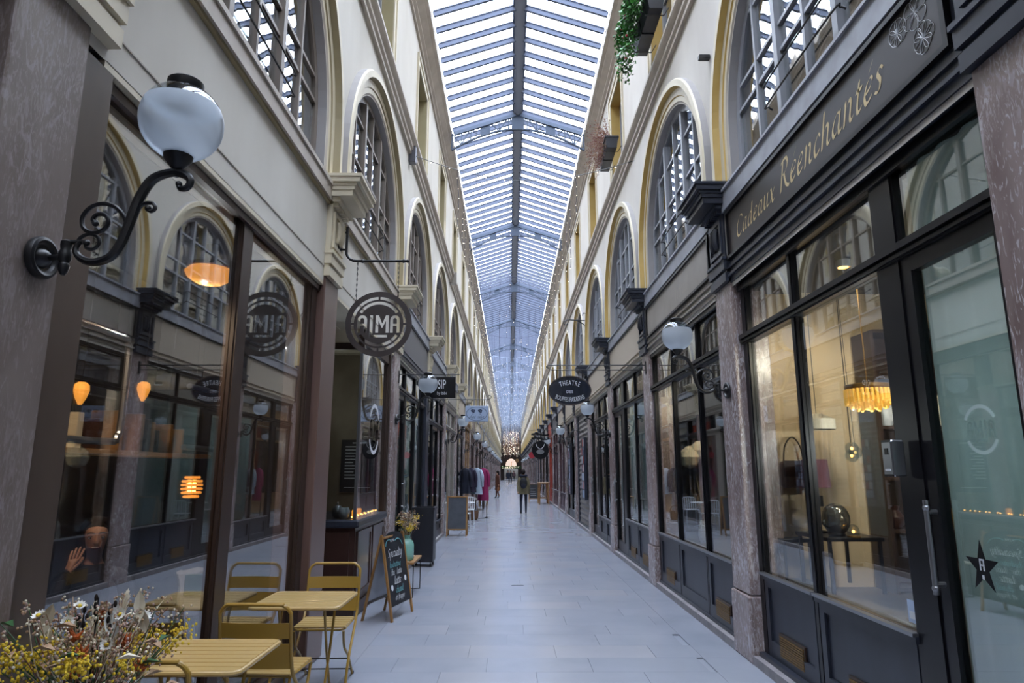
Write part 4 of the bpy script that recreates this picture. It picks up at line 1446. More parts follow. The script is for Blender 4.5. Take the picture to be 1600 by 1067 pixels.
b.tube([(0, 0, .3), (.075, 0, .3)], .011, 'iron', 8); b.tube([(0, 0, .12), (.075, 0, .12)], .011, 'iron', 8)
b.build('pipe_arm', t)
b = MB(); b.bbox(-.0, .014, -.05, .05, .07, .36, .005, 'iron'); b.build('wall_plate', t)
b = MB()
for x in (.24, .65): b.ball((x, 0, 0), .02, 'iron', 8, 6)
b.ball((.69, 0, 0), .018, 'iron', 8, 6)
b.build('pipe_cap', t)

def bracket(s, y, z, length, label, style='scroll', z2=None):
    t = thing('sign_bracket', label, 'bracket', (xs(s, -.02), y, z))
    o = 1 if s < 0 else -1
    b = MB()
    b.tube([(0, 0, 0), (o * length, 0, 0)], .008, 'iron', 8)
    if style == 'scroll':
        b.tube(smooth_path([(o * (length - .02), 0, 0), (o * (length + .05), 0, .03), (o * (length + .05), 0, .08), (o * length, 0, .09), (o * (length - .01), 0, .055)]), .007, 'iron', 6)
        b.tube([(0, 0, -.28), (o * .28, 0, -.0)], .007, 'iron', 6)
    if style == 'twin':
        b.tube([(0, 0, -.075), (o * (length - .02), 0, -.075)], .007, 'iron', 8)
        b.tube(smooth_path([(o * (length - .03), 0, -.005), (o * (length + .02), 0, 0), (o * (length + .04), 0, -.03), (o * (length + .0), 0, -.05)]), .008, 'iron', 6)
    b.build('arm', t)
    b = MB(); b.bbox(-.012, .012, -.03, .03, -.32 if style == 'scroll' else -.14, .06, .004, 'iron'); b.build('wall_plate', t)
    return t
# oval theatre sign
bracket(1, 10.2, 3.28, 1.52, 'twin black iron rods carrying the oval theatre sign', 'twin')
t = thing('oval_sign', 'dark navy oval sign with white theatre lettering hanging on the right', 'sign', (.93, 10.2, 2.88))
def oval(a, c, n=56): return [(a * math.cos(2 * PI * i / n), c * math.sin(2 * PI * i / n)) for i in range(n)]
plate_obj('panel', plate([oval(.33, .225)], 'panel', .035, 'sign_navy'), t)
plate_obj('rim', plate([oval(.335, .23), oval(.318, .213)], 'rim', .05, 'sign_dark'), t)
b = MB()
fm = lambda a, z: (a, -.0185, z)
text_arc(b, 'THEATRE', .108, fm, 'white_letter', .42, True, 0, -.335, xs=.6, gap=.1)
text(b, 'DES', .062, lambda a, z: (a, -.0185, z - .04), 'white_letter', xs=.95, gap=.1)
text_arc(b, 'BOUFFES PARISIENS', .1, fm, 'white_letter', .56, False, 0, .385, xs=.5, gap=.1)
lt = b.build('lettering', t, kind='stuff')
b = MB()
for x in (-.2, .2): b.tube([(x, 0, .18), (x, 0, .33)], .008, 'iron', 6)
b.build('hanger', t)
# square black sign
bracket(-1, 10.2, 3.13, .95, 'thin iron rod holding the square black sign', 'rod')
t = thing('square_sign', 'square black sign lettered SIP in white behind the left globe lamp', 'sign', (-1.1, 10.2, 2.93))
b = MB(); b.bbox(-.25, .25, -.015, .015, -.17, .165, .006, 'black'); b.build('panel', t)
b = MB()
text(b, 'SIP', .2, lambda a, z: (a + .04, -.0165, z - .02), 'white_letter', xs=.5, gap=.08)
text(b, 'by bibi', .07, lambda a, z: (a + .04, -.0165, z - .115), 'white_letter', xs=.75, gap=.08)
b.build('lettering', t, kind='stuff')
b = MB()
for x in (-.2, .2): b.tube([(x, 0, .16), (x, 0, .2)], .005, 'iron', 6)
b.build('hanger', t)
# pale blue sign
bracket(-1, 13.95, 3.14, 1.28, 'scrolled iron bracket holding the pale blue sign', 'scroll')
t = thing('square_sign', 'pale blue rectangular sign with an oval border and dark script, on the left', 'sign', (-.705, 13.95, 2.84))
b = MB(); b.bbox(-.245, .245, -.012, .012, -.165, .165, .006, 'sign_blue'); b.build('panel', t)
b = MB()
for i in range(48):
    a0, a1 = 2 * PI * i / 48, 2 * PI * (i + 1) / 48
    b.poly([(r * c_ * .225, -.0135, r * s_ * .145) for r, c_, s_ in ((1, math.cos(a0), math.sin(a0)), (1, math.cos(a1), math.sin(a1)), (.95, math.cos(a1), math.sin(a1)), (.95, math.cos(a0), math.sin(a0)))], 'slate')
for cx in (-.08, .07):
    for dx, dz in ((-.03, .03), (0, .045), (.03, .03), (-.015, .01), (.02, .0)):
        b.add([(cx + dx + .018 * math.cos(2 * PI * i / 8), -.0136, .035 + dz + .02 * math.sin(2 * PI * i / 8)) for i in range(8)], [list(range(8))], 'slate')
    b.poly([(cx - .004, -.0136, -.03), (cx + .004, -.0136, -.03), (cx + .004, -.0136, .05), (cx - .004, -.0136, .05)], 'slate')
b.build('emblem', t, kind='stuff')
b = MB()
script(b, 'chat calin', .042, lambda a, z: (a - .165, -.0137, z - .095), 'slate', nib=.2)
b.build('script', t, kind='stuff')
b = MB()
for x in (-.2, .2): b.tube([(x, 0, .16), (x, 0, .3)], .005, 'iron', 6)
b.build('hanger', t)
# dark round sign further along on the right, with scroll banner
bracket(1, 22.25, 3.0, 1.5, 'iron bracket with wavy black banner above the round black sign', 'rod')
t = thing('banner_sign', 'pair of wavy black banner strips above the round black sign', 'sign', (1.01, 22.23, 2.83))
for z in (.04, -.1):
    b = MB()
    P = [(-.3 + .6 * i / 16, z + .025 * math.sin(i / 16 * 2 * PI) + .01) for i in range(17)]
    b.prism(P + [(x, zz - .055) for x, zz in P[::-1]], lambda a, c, d: (a, d, c), -.008, .008, 'black'); b.build('banner', t)
t = thing('round_sign', 'round black watch-shaped sign with pale necklace outline on the right', 'sign', (1.01, 22.25, 2.34))
plate_obj('panel', plate([oval(.28, .3)], 'panel', .03, 'black'), t)
b = MB()
b.tube([(.08 * math.cos(2 * PI * i / 16), 0, .36 + .06 * math.sin(2 * PI * i / 16)) for i in range(16)], .014, 'black', 6, closed=True); b.tube([(0, 0, .28), (0, 0, .31)], .03, 'black', 8)
b.tube([(0, 0, .41), (0, 0, .68)], .006, 'iron', 6)
b.build('ring', t)
b = MB()
b.tube(smooth_path([(-.14, -.017, .2), (-.1, -.017, .1), (0, -.017, .04), (.1, -.017, .1), (.14, -.017, .2)]), .009, 'white_letter', 5)
b.add([(.13 * math.cos(2 * PI * i / 20), -.016, -.06 + .08 * math.sin(2 * PI * i / 20)) for i in range(20)], [list(range(20))], 'steel')
b.build('necklace', t)
for j, (yy_, col, zz_, nm, xx_) in enumerate(((30, 'red_fl', 2.35, 'small round red sign behind the round black sign', .98), (52, 'oak', 2.45, 'small round tan sign far along on the right', .55))):
    t = thing('round_sign', nm, 'sign', (xx_, yy_, zz_))
    plate_obj('panel', plate([oval(.14, .15)], 'panel', .04, col), t)
    b = MB(); b.tube([(0, 0, .14), (0, 0, .5), (XR - .05 - xx_, 0, .5)], .008, 'iron', 6); b.build('arm', t)
# ornate iron bracket without a sign, right, below the string course
t = thing('sign_bracket', 'empty scrolled iron bracket on the right wall by the arched windows', 'bracket', (XR, 17.8, 5.75))
b = MB()
b.tube(smooth_path([(0, 0, -.35), (-.1, 0, -.12), (-.3, 0, .0), (-.55, 0, .02), (-.66, 0, -.05), (-.62, 0, -.12), (-.55, 0, -.08)]), .014, 'iron', 8)
b.tube(smooth_path([(-.05, 0, -.0), (-.02, 0, .15), (-.1, 0, .22), (-.14, 0, .14)]), .012, 'iron', 8); b.tube([(0, 0, 0), (-.5, 0, .02)], .012, 'iron', 8)
b.tube([(-.55, 0, 0), (-.55, 0, -.5)], .008, 'iron', 6)
b.build('arm', t)

# ------------------------------------------------------------------ mustard bistro furniture
def chair_parts():
    W = .215
    o = []
    b = MB()
    P = [(-W, .40, 0), (-W, .30, .2), (-W, .06, .44), (-W, -.0, .56), (-W, -.045, .8)] + [(-W + .07 - .07 * math.cos(a), -.05 - .004 * i, .8 + .07 * math.sin(a)) for i, a in enumerate((.4, .8, 1.2, PI / 2))]
    Q = P + [(-x, y, z) for x, y, z in P[::-1]]
    b.tube(smooth_path(Q, 3), .011, 'mustard', 8)
    o.append(('back_frame', b.mesh('back_frame')))
    for z0, z1 in ((.50, .645), (.675, .765)):
        b = MB()
        yb = lambda z: .0 - (z - .56) * .19
        n = 6
        vs = []
        for i in range(n + 1):
            x = -W + .005 + (2 * W - .01) * i / n
            cv = -.018 * math.sin(PI * i / n)
            for z in (z0, z1):
                vs += [(x, yb(z) + cv - .004, z), (x, yb(z) + cv + .004, z)]
        fs = []
        for i in range(n):
            p = i * 4
            fs += [(p, p + 4, p + 6, p + 2), (p + 1, p + 3, p + 7, p + 5), (p + 2, p + 6, p + 7, p + 3), (p, p + 1, p + 5, p + 4)]
        fs += [(0, 2, 3, 1), (n * 4, n * 4 + 1, n * 4 + 3, n * 4 + 2)]
        b.add(vs, fs, 'mustard', True)
        o.append(('back_slat', b.mesh('back_slat')))
    for sx in (-1, 1):
        b = MB()
        b.tube(smooth_path([(sx * (W - .025), .42, .43), (sx * (W - .025), .36, .3), (sx * (W - .025), .2, .2), (sx * (W - .025), -.02, .0)], 4), .010, 'mustard', 8)
        b.lathe([(.013, 0), (.013, .02), (.01, .024)], (sx * (W - .025), -.02, 0), 'black', 8)
        o.append(('leg', b.mesh('leg')))
    b = MB()
    b.tube([(-W + .02, .04, .445), (-W + .02, .40, .445)] + [(-W + .05, .425, .44), (W - .05, .425, .44)] + [(W - .02, .40, .445), (W - .02, .04, .445)], .010, 'mustard', 8)
    b.tube([(-W + .02, .07, .44), (W - .02, .07, .44)], .008, 'mustard', 6)
    o.append(('seat_frame', b.mesh('seat_frame')))
    for i in range(6):
        y0 = .045 + i * .063
        b = MB(); b.bbox(-W + .015, W - .015, y0, y0 + .055, .45, .462, .004, 'mustard_top')
        o.append(('seat_slat', b.mesh('seat_slat')))
    b = MB()
    b.tube([(-W, .3, .2), (W, .3, .2)], .005, 'black', 6)
    o.append(('stretcher', b.mesh('stretcher')))
    b = MB(); b.tube([(-W + .025, .06, .06), (W - .025, .06, .06)], .005, 'black', 6)
    o.append(('stretcher', b.mesh('stretcher')))
    return o
CP = chair_parts()
def chair(x, y, rz, label):
    t = thing('bistro_chair', label, 'chair', (x, y, 0), rz, 'mustard folding chairs at the cafe tables')
    for n, me in CP: obj(n, me, t)
chair(-1.51, 4.2, math.radians(-3), 'mustard slatted metal chair between the two tables, its back to the nearer table')
chair(-1.5, 5.87, math.radians(182), 'mustard slatted metal chair at the far end of the farther cafe table')
chair(-1.555, 3.0, math.radians(2), 'mustard metal chair at the near end of the nearest cafe table, beside the bouquet')
def table(x, y, w_, d_, label, rz=0):
    t = thing('bistro_table', label, 'table', (x, y, 0), rz, 'mustard folding cafe tables')
    n = 8
    for i in range(n):
        y0 = -d_ / 2 + .012 + (d_ - .024) * i / n
        b = MB(); b.bbox(-w_ / 2 + .01, w_ / 2 - .01, y0 + .0045, y0 + (d_ - .024) / n - .0045, .738, .752, .003, 'mustard_top'); b.build('top_slat', t)
    b = MB()
    c = .045
    P = []
    for cx, cy, a in ((w_ / 2 - c, d_ / 2 - c, 0), (-w_ / 2 + c, d_ / 2 - c, PI / 2), (-w_ / 2 + c, -d_ / 2 + c, PI), (w_ / 2 - c, -d_ / 2 + c, 1.5 * PI)):
        P += [(cx + c * math.cos(a + q), cy + c * math.sin(a + q), .742) for q in (0, .5, 1.0, PI / 2)]
    b.tube(P, .012, 'mustard_top', 8, closed=True)
    b.build('rim', t)
    for sx in (-1, 1):
        for sy in (-1, 1):
            b = MB()
            x0 = sx * (.16 if sy > 0 else .19)
            b.tube(smooth_path([(x0, -sy * .1, .73), (x0, sy * .02, .4), (x0, sy * .2, .02)], 4), .0095, 'mustard', 8)
            b.build('leg', t)
    b = MB()
    for sy in (-1, 1):
        x0 = .16 if sy > 0 else .19
        b.tube([(-x0, sy * .2, .02), (x0, sy * .2, .02)], .0095, 'mustard', 8)
    b.tube([(-.16, -.1, .725), (.16, -.1, .725)], .008, 'mustard', 6)
    b.build('foot_bar', t)
    return t
table(-1.535, 3.53, .585, .59, 'nearest mustard slatted cafe table, beside the bouquet')
table(-1.46, 4.98, .6, .6, 'farther mustard slatted cafe table, between two chairs')

# ------------------------------------------------------------------ dried-flower bouquets
def stem(b, base, tip, r, m, bend=.04, rr=None):
    rr = rr or random
    base, tip = Vector(base), Vector(tip)
    mid = (base + tip) / 2 + Vector((rr.uniform(-bend, bend), rr.uniform(-bend, bend), .02))
    b.tube(smooth_path([base, mid, tip], 3), r, m, 4)
def bouquet(t, z0, H, spread, seed, rich=True):
    rr = random.Random(seed)
    sb = MB()
    def tip(h, sp, ang=None):
        a = rr.uniform(0, 2 * PI) if ang is None else ang
        q = sp * math.sqrt(rr.uniform(.1, 1))
        return Vector((q * math.cos(a), q * math.sin(a), z0 + h))
    # filler of fine stems
    for i in range(150 if rich else 60):
        p = tip(H * rr.uniform(.3, 1), spread * rr.uniform(.4, 1.05))
        stem(sb, (rr.uniform(-.02, .02), rr.uniform(-.02, .02), z0 - .06), p, .0016, rr.choice(['dry', 'feather', 'dry_red', 'leaf_dark']), rr=rr)
        for j in range(9):
            sb.ball(p + Vector((rr.uniform(-.025, .025), rr.uniform(-.025, .025), rr.uniform(-.04, .01))), .0048, rr.choice(['dry', 'pink_fl', 'feather', 'dry']), 6, 4)
    sb.build('stems', t, kind='stuff')
    # yellow sprays
    for i in range(20 if rich else 5):
        b = MB()
        p = tip(H * rr.uniform(.25, .7), spread * 1.0)
        stem(b, (0, 0, z0 - .05), p, .002, 'leaf_dark', rr=rr)
        for j in range(70):
            d = Vector((rr.gauss(0, 1), rr.gauss(0, 1), rr.gauss(0, .7))) * .03
            b.ball(p + d, rr.uniform(.0035, .0065), 'yellow_fl', 6, 4)
        b.build('yellow_spray', t, kind='stuff')
    for i in range(8 if rich else 3):
        b = MB()
        p = tip(H * rr.uniform(.6, 1.0), spread * .75)
        stem(b, (0, 0, z0 - .05), p, .0018, 'dry', rr=rr)
        ax_ = Vector((rr.uniform(-.3, .9), rr.uniform(-1.2, .2), .55)).normalized(); u_ = ax_.orthogonal().normalized(); v_ = ax_.cross(u_)
        b.ball(p + ax_ * .004, .008, 'yellow_fl', 8, 5, 1, 1, .8)
        for j in range(12):
            a = 2 * PI * j / 12
            c_, s_ = math.cos(a), math.sin(a)
            r0, r1, w_ = .007, .023, .0055
            b.add([p + u_ * c_ * r0 + v_ * s_ * r0, p + u_ * (c_ * r1 * .7 - s_ * w_) + v_ * (s_ * r1 * .7 + c_ * w_) + ax_ * .006, p + u_ * c_ * r1 + v_ * s_ * r1 + ax_ * .01, p + u_ * (c_ * r1 * .7 + s_ * w_) + v_ * (s_ * r1 * .7 - c_ * w_) + ax_ * .006], [(0, 1, 2, 3)], 'white_fl')
        b.build('white_flower', t)
    if rich:
        # broad pale leaves and seed pods standing up among the stems
        for i in range(7):
            b = MB()
            p = tip(H * rr.uniform(.5, .8), spread * .6)
            d = Vector((rr.uniform(-.5, .8), rr.uniform(-.6, .3), 1.2)).normalized(); sd = d.cross(Vector((.5, -1, .1))).normalized()
            L = rr.uniform(.07, .13); w_ = L * .17
            stem(b, (0, 0, z0 - .05), p, .002, 'feather', rr=rr)
            nrm_ = d.cross(sd)
            P_ = [(0, 0), (.25, .75), (.55, 1), (.8, .7), (1, 0)]
            vs = []
            for f, q in P_: vs += [p + d * L * f - sd * w_ * q, p + d * L * f + nrm_ * .012 * math.sin(PI * f), p + d * L * f + sd * w_ * q]
            b.add(vs, [(3 * k + c, 3 * k + c + 1, 3 * k + c + 4, 3 * k + c + 3) for k in range(4) for c in (0, 1)], rr.choice(['feather', 'white_fl', 'white_fl']), True)
            b.build('pale_leaf', t)
        for i in range(5):
            b = MB()
            p = tip(H * rr.uniform(.75, 1.0), spread * .55)
            base = Vector((0, 0, z0 + .02))
            ax = (p - base)
            for j in range(130):
                f = rr.uniform(.4, 1)
                c = base + ax * f
                w_ = .045 * math.sin(PI * min(1, f * .9 + .1)) + .006
                d = Vector((rr.uniform(-1, 1), rr.uniform(-1, 1), rr.uniform(.6, 1.4))).normalized() * w_
                b.tube([c, c + d * .6 + ax * .02, c + d + ax * .05], [.0035, .0028, .0008], 'feather', 4)
            stem(b, (0, 0, z0 - .05), p, .0025, 'feather', .01, rr)
            b.build('plume', t, kind='stuff')
        for i in range(11):
            b = MB()
            p = tip(H * rr.uniform(.4, .85), spread * .7)
            stem(b, (0, 0, z0 - .05), p, .0022, 'dry_red', rr=rr)
            for j in range(20):
                d = Vector((rr.gauss(0, 1), rr.gauss(0, 1), rr.gauss(0, 1))).normalized() * .018
                b.tube([p, p + d, p + d * 1.5 + Vector((0, 0, .008))], [.004, .005, .001], 'orange_fl', 5)
            b.build('orange_flower', t)
        for i in range(4):
            b = MB()
            p = tip(H * rr.uniform(.85, 1.1), spread * .45)
            stem(b, (0, 0, z0 - .05), p, .003, 'black_cloth', .02, rr)
            for j in range(4):
                c = p - Vector((0, 0, .025 * j)); b.ball(c + Vector((rr.uniform(-.008, .008), rr.uniform(-.008, .008), 0)), .007, 'hair', 6, 4, 1, 1, 1.8)
            b.build('dark_twig', t)
    for i in range(34 if rich else 12):
        b = MB()
        p = tip(H * rr.uniform(.15, .85), spread * .95)
        a = rr.uniform(0, 2 * PI)
        dx, dy = math.cos(a), math.sin(a)
        stem(b, (0, 0, z0 - .05), p, .0016, 'leaf_dark', rr=rr)
        L, w_ = rr.uniform(.06, .1), .016
        b.add([p, p + Vector((dx * L * .5 - dy * w_, dy * L * .5 + dx * w_, .015)), p + Vector((dx * L, dy * L, .0)), p + Vector((dx * L * .5 + dy * w_, dy * L * .5 - dx * w_, .015))], [(0, 1, 2, 3)], rr.choice(['leaf_dark', 'dry', 'feather']))
        b.build('leaf', t)
t = thing('flower_bouquet', 'dried bouquet of yellow, white and rust flowers in a pot at the lower left corner', 'bouquet', (-1.48, 2.5, .5))
b = MB(); b.lathe([(.05, 0), (.075, .02), (.09, .14), (.07, .22), (.06, .3), (.068, .32), (.055, .31), (.05, .05)], (0, 0, 0), 'oak', 20); b.build('pot', t)
bouquet(t, .3, .40, .3, 5)
t = thing('plant_stand', 'small wooden stand under the bouquet beside the left pillar', 'stand', (-1.48, 2.5, 0))
b = MB(); b.lathe([(.15, .47), (.16, .475), (.16, .495), (.15, .5)], (0, 0, 0), 'oak', 20); b.build('top', t)
for a in range(3):
    b = MB(); c_, s_ = math.cos(a * 2.1), math.sin(a * 2.1); b.tube([(c_ * .09, s_ * .09, .47), (c_ * .14, s_ * .14, 0)], .014, 'oak', 6); b.build('leg', t)

# ------------------------------------------------------------------ boards, bench, planter on the left
t = thing('chalkboard', 'black A-frame chalkboard with white script on light wood legs beside the cafe counter', 'chalkboard', (-1.24, 8.06, 0), math.radians(-13.5))
# local: x outward into the passage, y along the board
def leaf(b, lean, m, side):
    pass
top = Vector((-.16, 0, .93))
for sd, nm in ((1, 'front_leaf'), (-1, 'rear_leaf')):
    foot = Vector((0.0 if sd > 0 else -.36, 0, 0))
    def at(f, y): 
        p = foot + (top - foot) * f
        return Vector((p.x, y, p.z))
    for y in (-.3, .3):
        b = MB(); b.bar(at(0, y), at(1.0, y * (1 if abs(y) else 1)), .03, .022, 'wood_frame', (1, 0, 0)); b.build('leg', t)
    b = MB()
    nrm = Vector(((top - foot).z, 0, -(top - foot).x)).normalized() * (1 if sd > 0 else -1)
    n = 10
    outline = [(-.285, .16), (.285, .16), (.285, .92)] + [(.285 * math.cos(PI * i / n), .92 + .1 * math.sin(PI * i / n)) for i in range(1, n)] + [(-.285, .92)]
    if sd < 0: outline = [(-.285, .2), (.285, .2), (.285, .93), (-.285, .93)]
    b.prism(outline, lambda y, f, d: at(f, y) + nrm * d, -.006, .006, 'board' if sd > 0 else 'pale_panel')
    pn = b.build('board' if sd > 0 else 'rear_panel', t)
    if sd < 0:
        b = MB(); b.bar(at(.2, -.285), at(.2, .285), .03, .03, 'wood_dark'); b.bar(at(.93, -.285), at(.93, .285), .03, .03, 'wood_dark'); b.build('rail', t)
    else:
        b = MB()
        fm = lambda x0, f0: (lambda a, z: at(f0 + z, x0 + a) + nrm * .0075)
        script(b, 'Specialty', .06, fm(-.22, .72), 'chalk', nib=.22)
        script(b, 'hydrating', .042, fm(-.2, .6), 'chalk_teal', nib=.22)
        script(b, 'the  latte', .042, fm(-.18, .51), 'chalk', nib=.22)
        script(b, 'latte', .055, fm(-.12, .4), 'chalk', nib=.24)
        script(b, 'chaud', .045, fm(-.1, .3), 'chalk_teal', nib=.2)
        script(b, 'et frappe', .038, fm(-.14, .22), 'chalk', nib=.2)
        for cy, cz in ((-.2, .37), (.2, .43)):
            b.poly([at(cz + .035 * math.sin(2 * PI * i / 14), cy + .03 * math.cos(2 * PI * i / 14)) + nrm * .0074 for i in range(14)], 'chalk')
        for a0, a1, cy, cz, r in ((.2, 2.2, .1, .82, .13), (1, 3, -.15, .85, .1)):
            b.tube([at(cz + r * .8 * math.sin(a0 + (a1 - a0) * i / 10), cy + r * math.cos(a0 + (a1 - a0) * i / 10)) + nrm * .008 for i in range(11)], .004, 'chalk_teal', 4)
        text(b, 'ALMA', .045, lambda a, z: at(.9 + z, a - .05) + nrm * .0078, 'chalk')
        b.build('chalk_writing', pn, kind='stuff')
b = MB(); b.bar((-.13, -.3, .9), (-.19, .3, .9), .02, .02, 'wood_frame'); b.build('hinge', t)

t = thing('slatted_bench', 'low bench with wooden slats on black wire legs under the teal vase', 'bench', (-1.47, 9.55, 0))
for i in range(4):
    b = MB(); b.bbox(-.2 + i * .1, -.11 + i * .1, -.4, .4, .43, .455, .004, 'wood_frame' if i % 2 else 'feather'); b.build('slat', t)
for y in (-.35, .35):
    b = MB(); b.tube([(-.18, y, .43), (-.18, y, .008), (.18, y, .008), (.18, y, .43)], .008, 'iron', 6); b.build('leg', t)
b = MB(); b.tube([(-.18, -.35, .01), (-.18, .35, .01)], .007, 'iron', 6); b.tube([(.18, -.35, .42), (.18, .35, .42)], .007, 'iron', 6); b.build('leg_rail', t)
t = thing('vase', 'teal glass bottle vase of dried flowers standing on the slatted bench', 'vase', (-1.42, 9.42, .455))
b = MB(); b.lathe([(.02, .006), (.085, 0), (.1, .02), (.1, .2), (.085, .25), (.045, .28), (.04, .31), (.05, .33), (.042, .33), (.034, .3), (.036, .285), (.08, .24), (.094, .2), (.094, .03), (.02, .012)], (0, 0, 0), 'vase', 24); b.build('bottle', t)
bouquet(t, .32, .34, .17, 11, False)
t = thing('tall_planter', 'tall square black planter box on castors outside the black shopfront', 'planter', (-1.545, 12.28, 0))
b = MB()
b.bbox(-.19, .19, -.22, .22, .08, .99, .01, 'planter_black'); b.box(-.185, .185, -.215, .215, .985, .992, 'wood_dark'); b.build('box', t)
b = MB()
for x0, x1, y0, y1 in ((-.205, .205, -.235, -.2), (-.205, .205, .2, .235), (-.205, -.17, -.2, .2), (.17, .205, -.2, .2)): b.box(x0, x1, y0, y1, .97, 1.015, 'planter_black')
b.build('rim', t)
for x in (-.15, .15):
    for y in (-.17, .17):
        b = MB(); b.lathe([(.035, -.015), (.035, .015)], (x, y, .035), 'iron', 12, (1, 0, 0)); b.box(x - .02, x + .02, y - .02, y + .02, .05, .09, 'steel'); b.build('castor', t)
def aboard(x, y, w_, h, label, rz, face):
    t = thing('chalkboard', label, 'chalkboard', (x, y, 0), rz)
    for sy in (-1, 1):
        for sx in (-1, 1):
            b = MB(); b.bar((sx * w_ / 2, sy * .2, 0), (sx * w_ / 2, sy * .02, h), .035, .025, 'wood_frame', (0, 1, 0)); b.build('leg', t)
        b = MB()
        p = lambda x, f, d: (x, sy * (.2 - .18 * f) + sy * d, h * f)
        b.prism([(-w_ / 2 + .015, .17), (w_ / 2 - .015, .17), (w_ / 2 - .015, .97), (-w_ / 2 + .015, .97)], p, -.006, .006, face); b.build('board', t)
        for f in (.17, .985):
            b = MB(); b.bar(p(-w_ / 2, f, .003), p(w_ / 2, f, .003), .03, .035, 'wood_frame', (0, 1, 0)); b.build('rail', t)
    if face != 'board': return
    b = MB()
    rr = random.Random(int(y))
    for j in range(5):
        L = rr.uniform(.15, .3) * w_ / .5
        f = .75 - j * .1
        a, c = p2 = (-.2 * w_ / .5, -.2 * w_ / .5 + L)
        yy = lambda f: -(.2 - .18 * f) - .0075
        b.poly([(a, yy(f), h * f), (c, yy(f), h * f), (c, yy(f + .012), h * (f + .012)), (a, yy(f + .012), h * (f + .012))], 'chalk')
    b.build('chalk_lines', t, kind='stuff')
aboard(-1.38, 17.77, .5, 1.0, 'plain dark grey A-frame chalkboard with wooden frame standing before the white chairs', 0, 'board_grey')
aboard(1.35, 37.3, .6, .95, 'blue-black A-frame chalkboard beside the wooden bar table', 0, 'board')

# white metal chairs and table further along on the left
def white_chair(x, y, rz, label):
    t = thing('metal_chair', label, 'chair', (x, y, 0), rz, 'white metal chairs on the left')
    b = MB(); b.bbox(-.21, .21, -.2, .2, .44, .46, .004, 'white'); b.build('seat', t)
    b = MB(); b.tube(smooth_path([(-.2, -.2, .44), (-.2, -.24, .75), (-.14, -.25, .82), (.14, -.25, .82), (.2, -.24, .75), (.2, -.2, .44)], 4), .012, 'white', 6)
    for i in range(5): b.bar((-.14 + i * .07, -.205, .46), (-.14 + i * .07, -.247, .81), .02, .008, 'white')
    b.build('backrest', t)
    for sx in (-1, 1):
        for sy in (-1, 1):
            b = MB(); b.tube([(sx * .19, sy * .18, .44), (sx * .21, sy * .21, 0)], .011, 'white', 6); b.build('leg', t)
white_chair(-1.35, 19.6, 0, 'white metal chair nearest behind the grey chalkboard')
white_chair(-1.35, 21.6, PI, 'white metal chair on the far side of the small white table')
t = thing('side_table', 'small white metal table between the two white chairs', 'table', (-1.35, 20.55, 0))
b = MB(); b.lathe([(.28, .7), (.29, .705), (.29, .72), (.28, .725)], (0, 0, 0), 'white', 24); b.build('tabletop', t)
b = MB(); b.tube([(0, 0, .7), (0, 0, .05)], .02, 'white', 8)
for a in range(3): b.tube([(0, 0, .06), (.22 * math.cos(a * 2.1), .22 * math.sin(a * 2.1), .012)], .012, 'white', 6)
b.build('pedestal', t)

# clothes rail with coats
t = thing('clothes_rail', 'black clothes rail outside a left-hand shop carrying coats', 'clothes rail', (-1.3, 24.1, 0), math.radians(-68))
b = MB(); b.tube([(0, -.42, 0), (0, -.42, 1.82), (0, .5, 1.82), (0, .5, 0)], .015, 'iron', 8); b.build('rail', t)
for y in (-.42, .5):
    b = MB(); b.tube([(-.2, y, .015), (.2, y, .015)], .015, 'iron', 8); b.build('foot', t)
def coat(y, m, label, L):
    t = thing('coat', label, 'coat', (-1.3 + y * .927, 24.1 + y * .375, 1.82), math.radians(-40), 'coats on the rail')
    b = MB()
    b.tube(smooth_path([(0, 0, -.01), (0, 0, .02), (.02, 0, .03), (.01, 0, .0), (0, 0, -.07)], 3), .004, 'steel', 5)
    b.tube([(-.2, 0, -.13), (0, 0, -.07), (.2, 0, -.13)], .008, 'steel', 5)
    b.build('hanger', t)
    b = MB()
    n = 24
    rings = [(.06, .04, -.06), (.19, .06, -.13), (.22, .085, -.2), (.21, .09, -.45), (.22, .1, -.7), (.25, .11, -L)]
    vs = []
    for a_, c_, z in rings:
        for i in range(n):
            an = 2 * PI * i / n
            q = 1 + .05 * math.sin(an * 7) * (z < -.3)
            vs.append((a_ * math.cos(an) * q, c_ * math.sin(an) * q, z))
    fs = [(r * n + i, r * n + (i + 1) % n, r * n + n + (i + 1) % n, r * n + n + i) for r in range(len(rings) - 1) for i in range(n)] + [list(range(n))[::-1], [(len(rings) - 1) * n + i for i in range(n)]]
    b.add(vs, fs, m, True)
    b.build('body', t)
    for sx in (-1, 1):
        b = MB(); b.tube(smooth_path([(sx * .17, 0, -.15), (sx * .25, 0, -.32), (sx * .26, .01, -.55), (sx * .25, .02, -.72)], 3), [.055] * 3 + [.06] * 3 + [.05] * 3 + [.045], m, 10); b.build('sleeve', t)
coat(-.32, 'navy', 'navy coat at the near end of the clothes rail', .95)
coat(-.12, 'purple_cloth', 'dark purple coat hanging second on the clothes rail', .9)
coat(.12, 'lightblue', 'pale blue garment hanging on the clothes rail', .98)
coat(.36, 'magenta', 'long magenta coat at the far end of the clothes rail', 1.2)
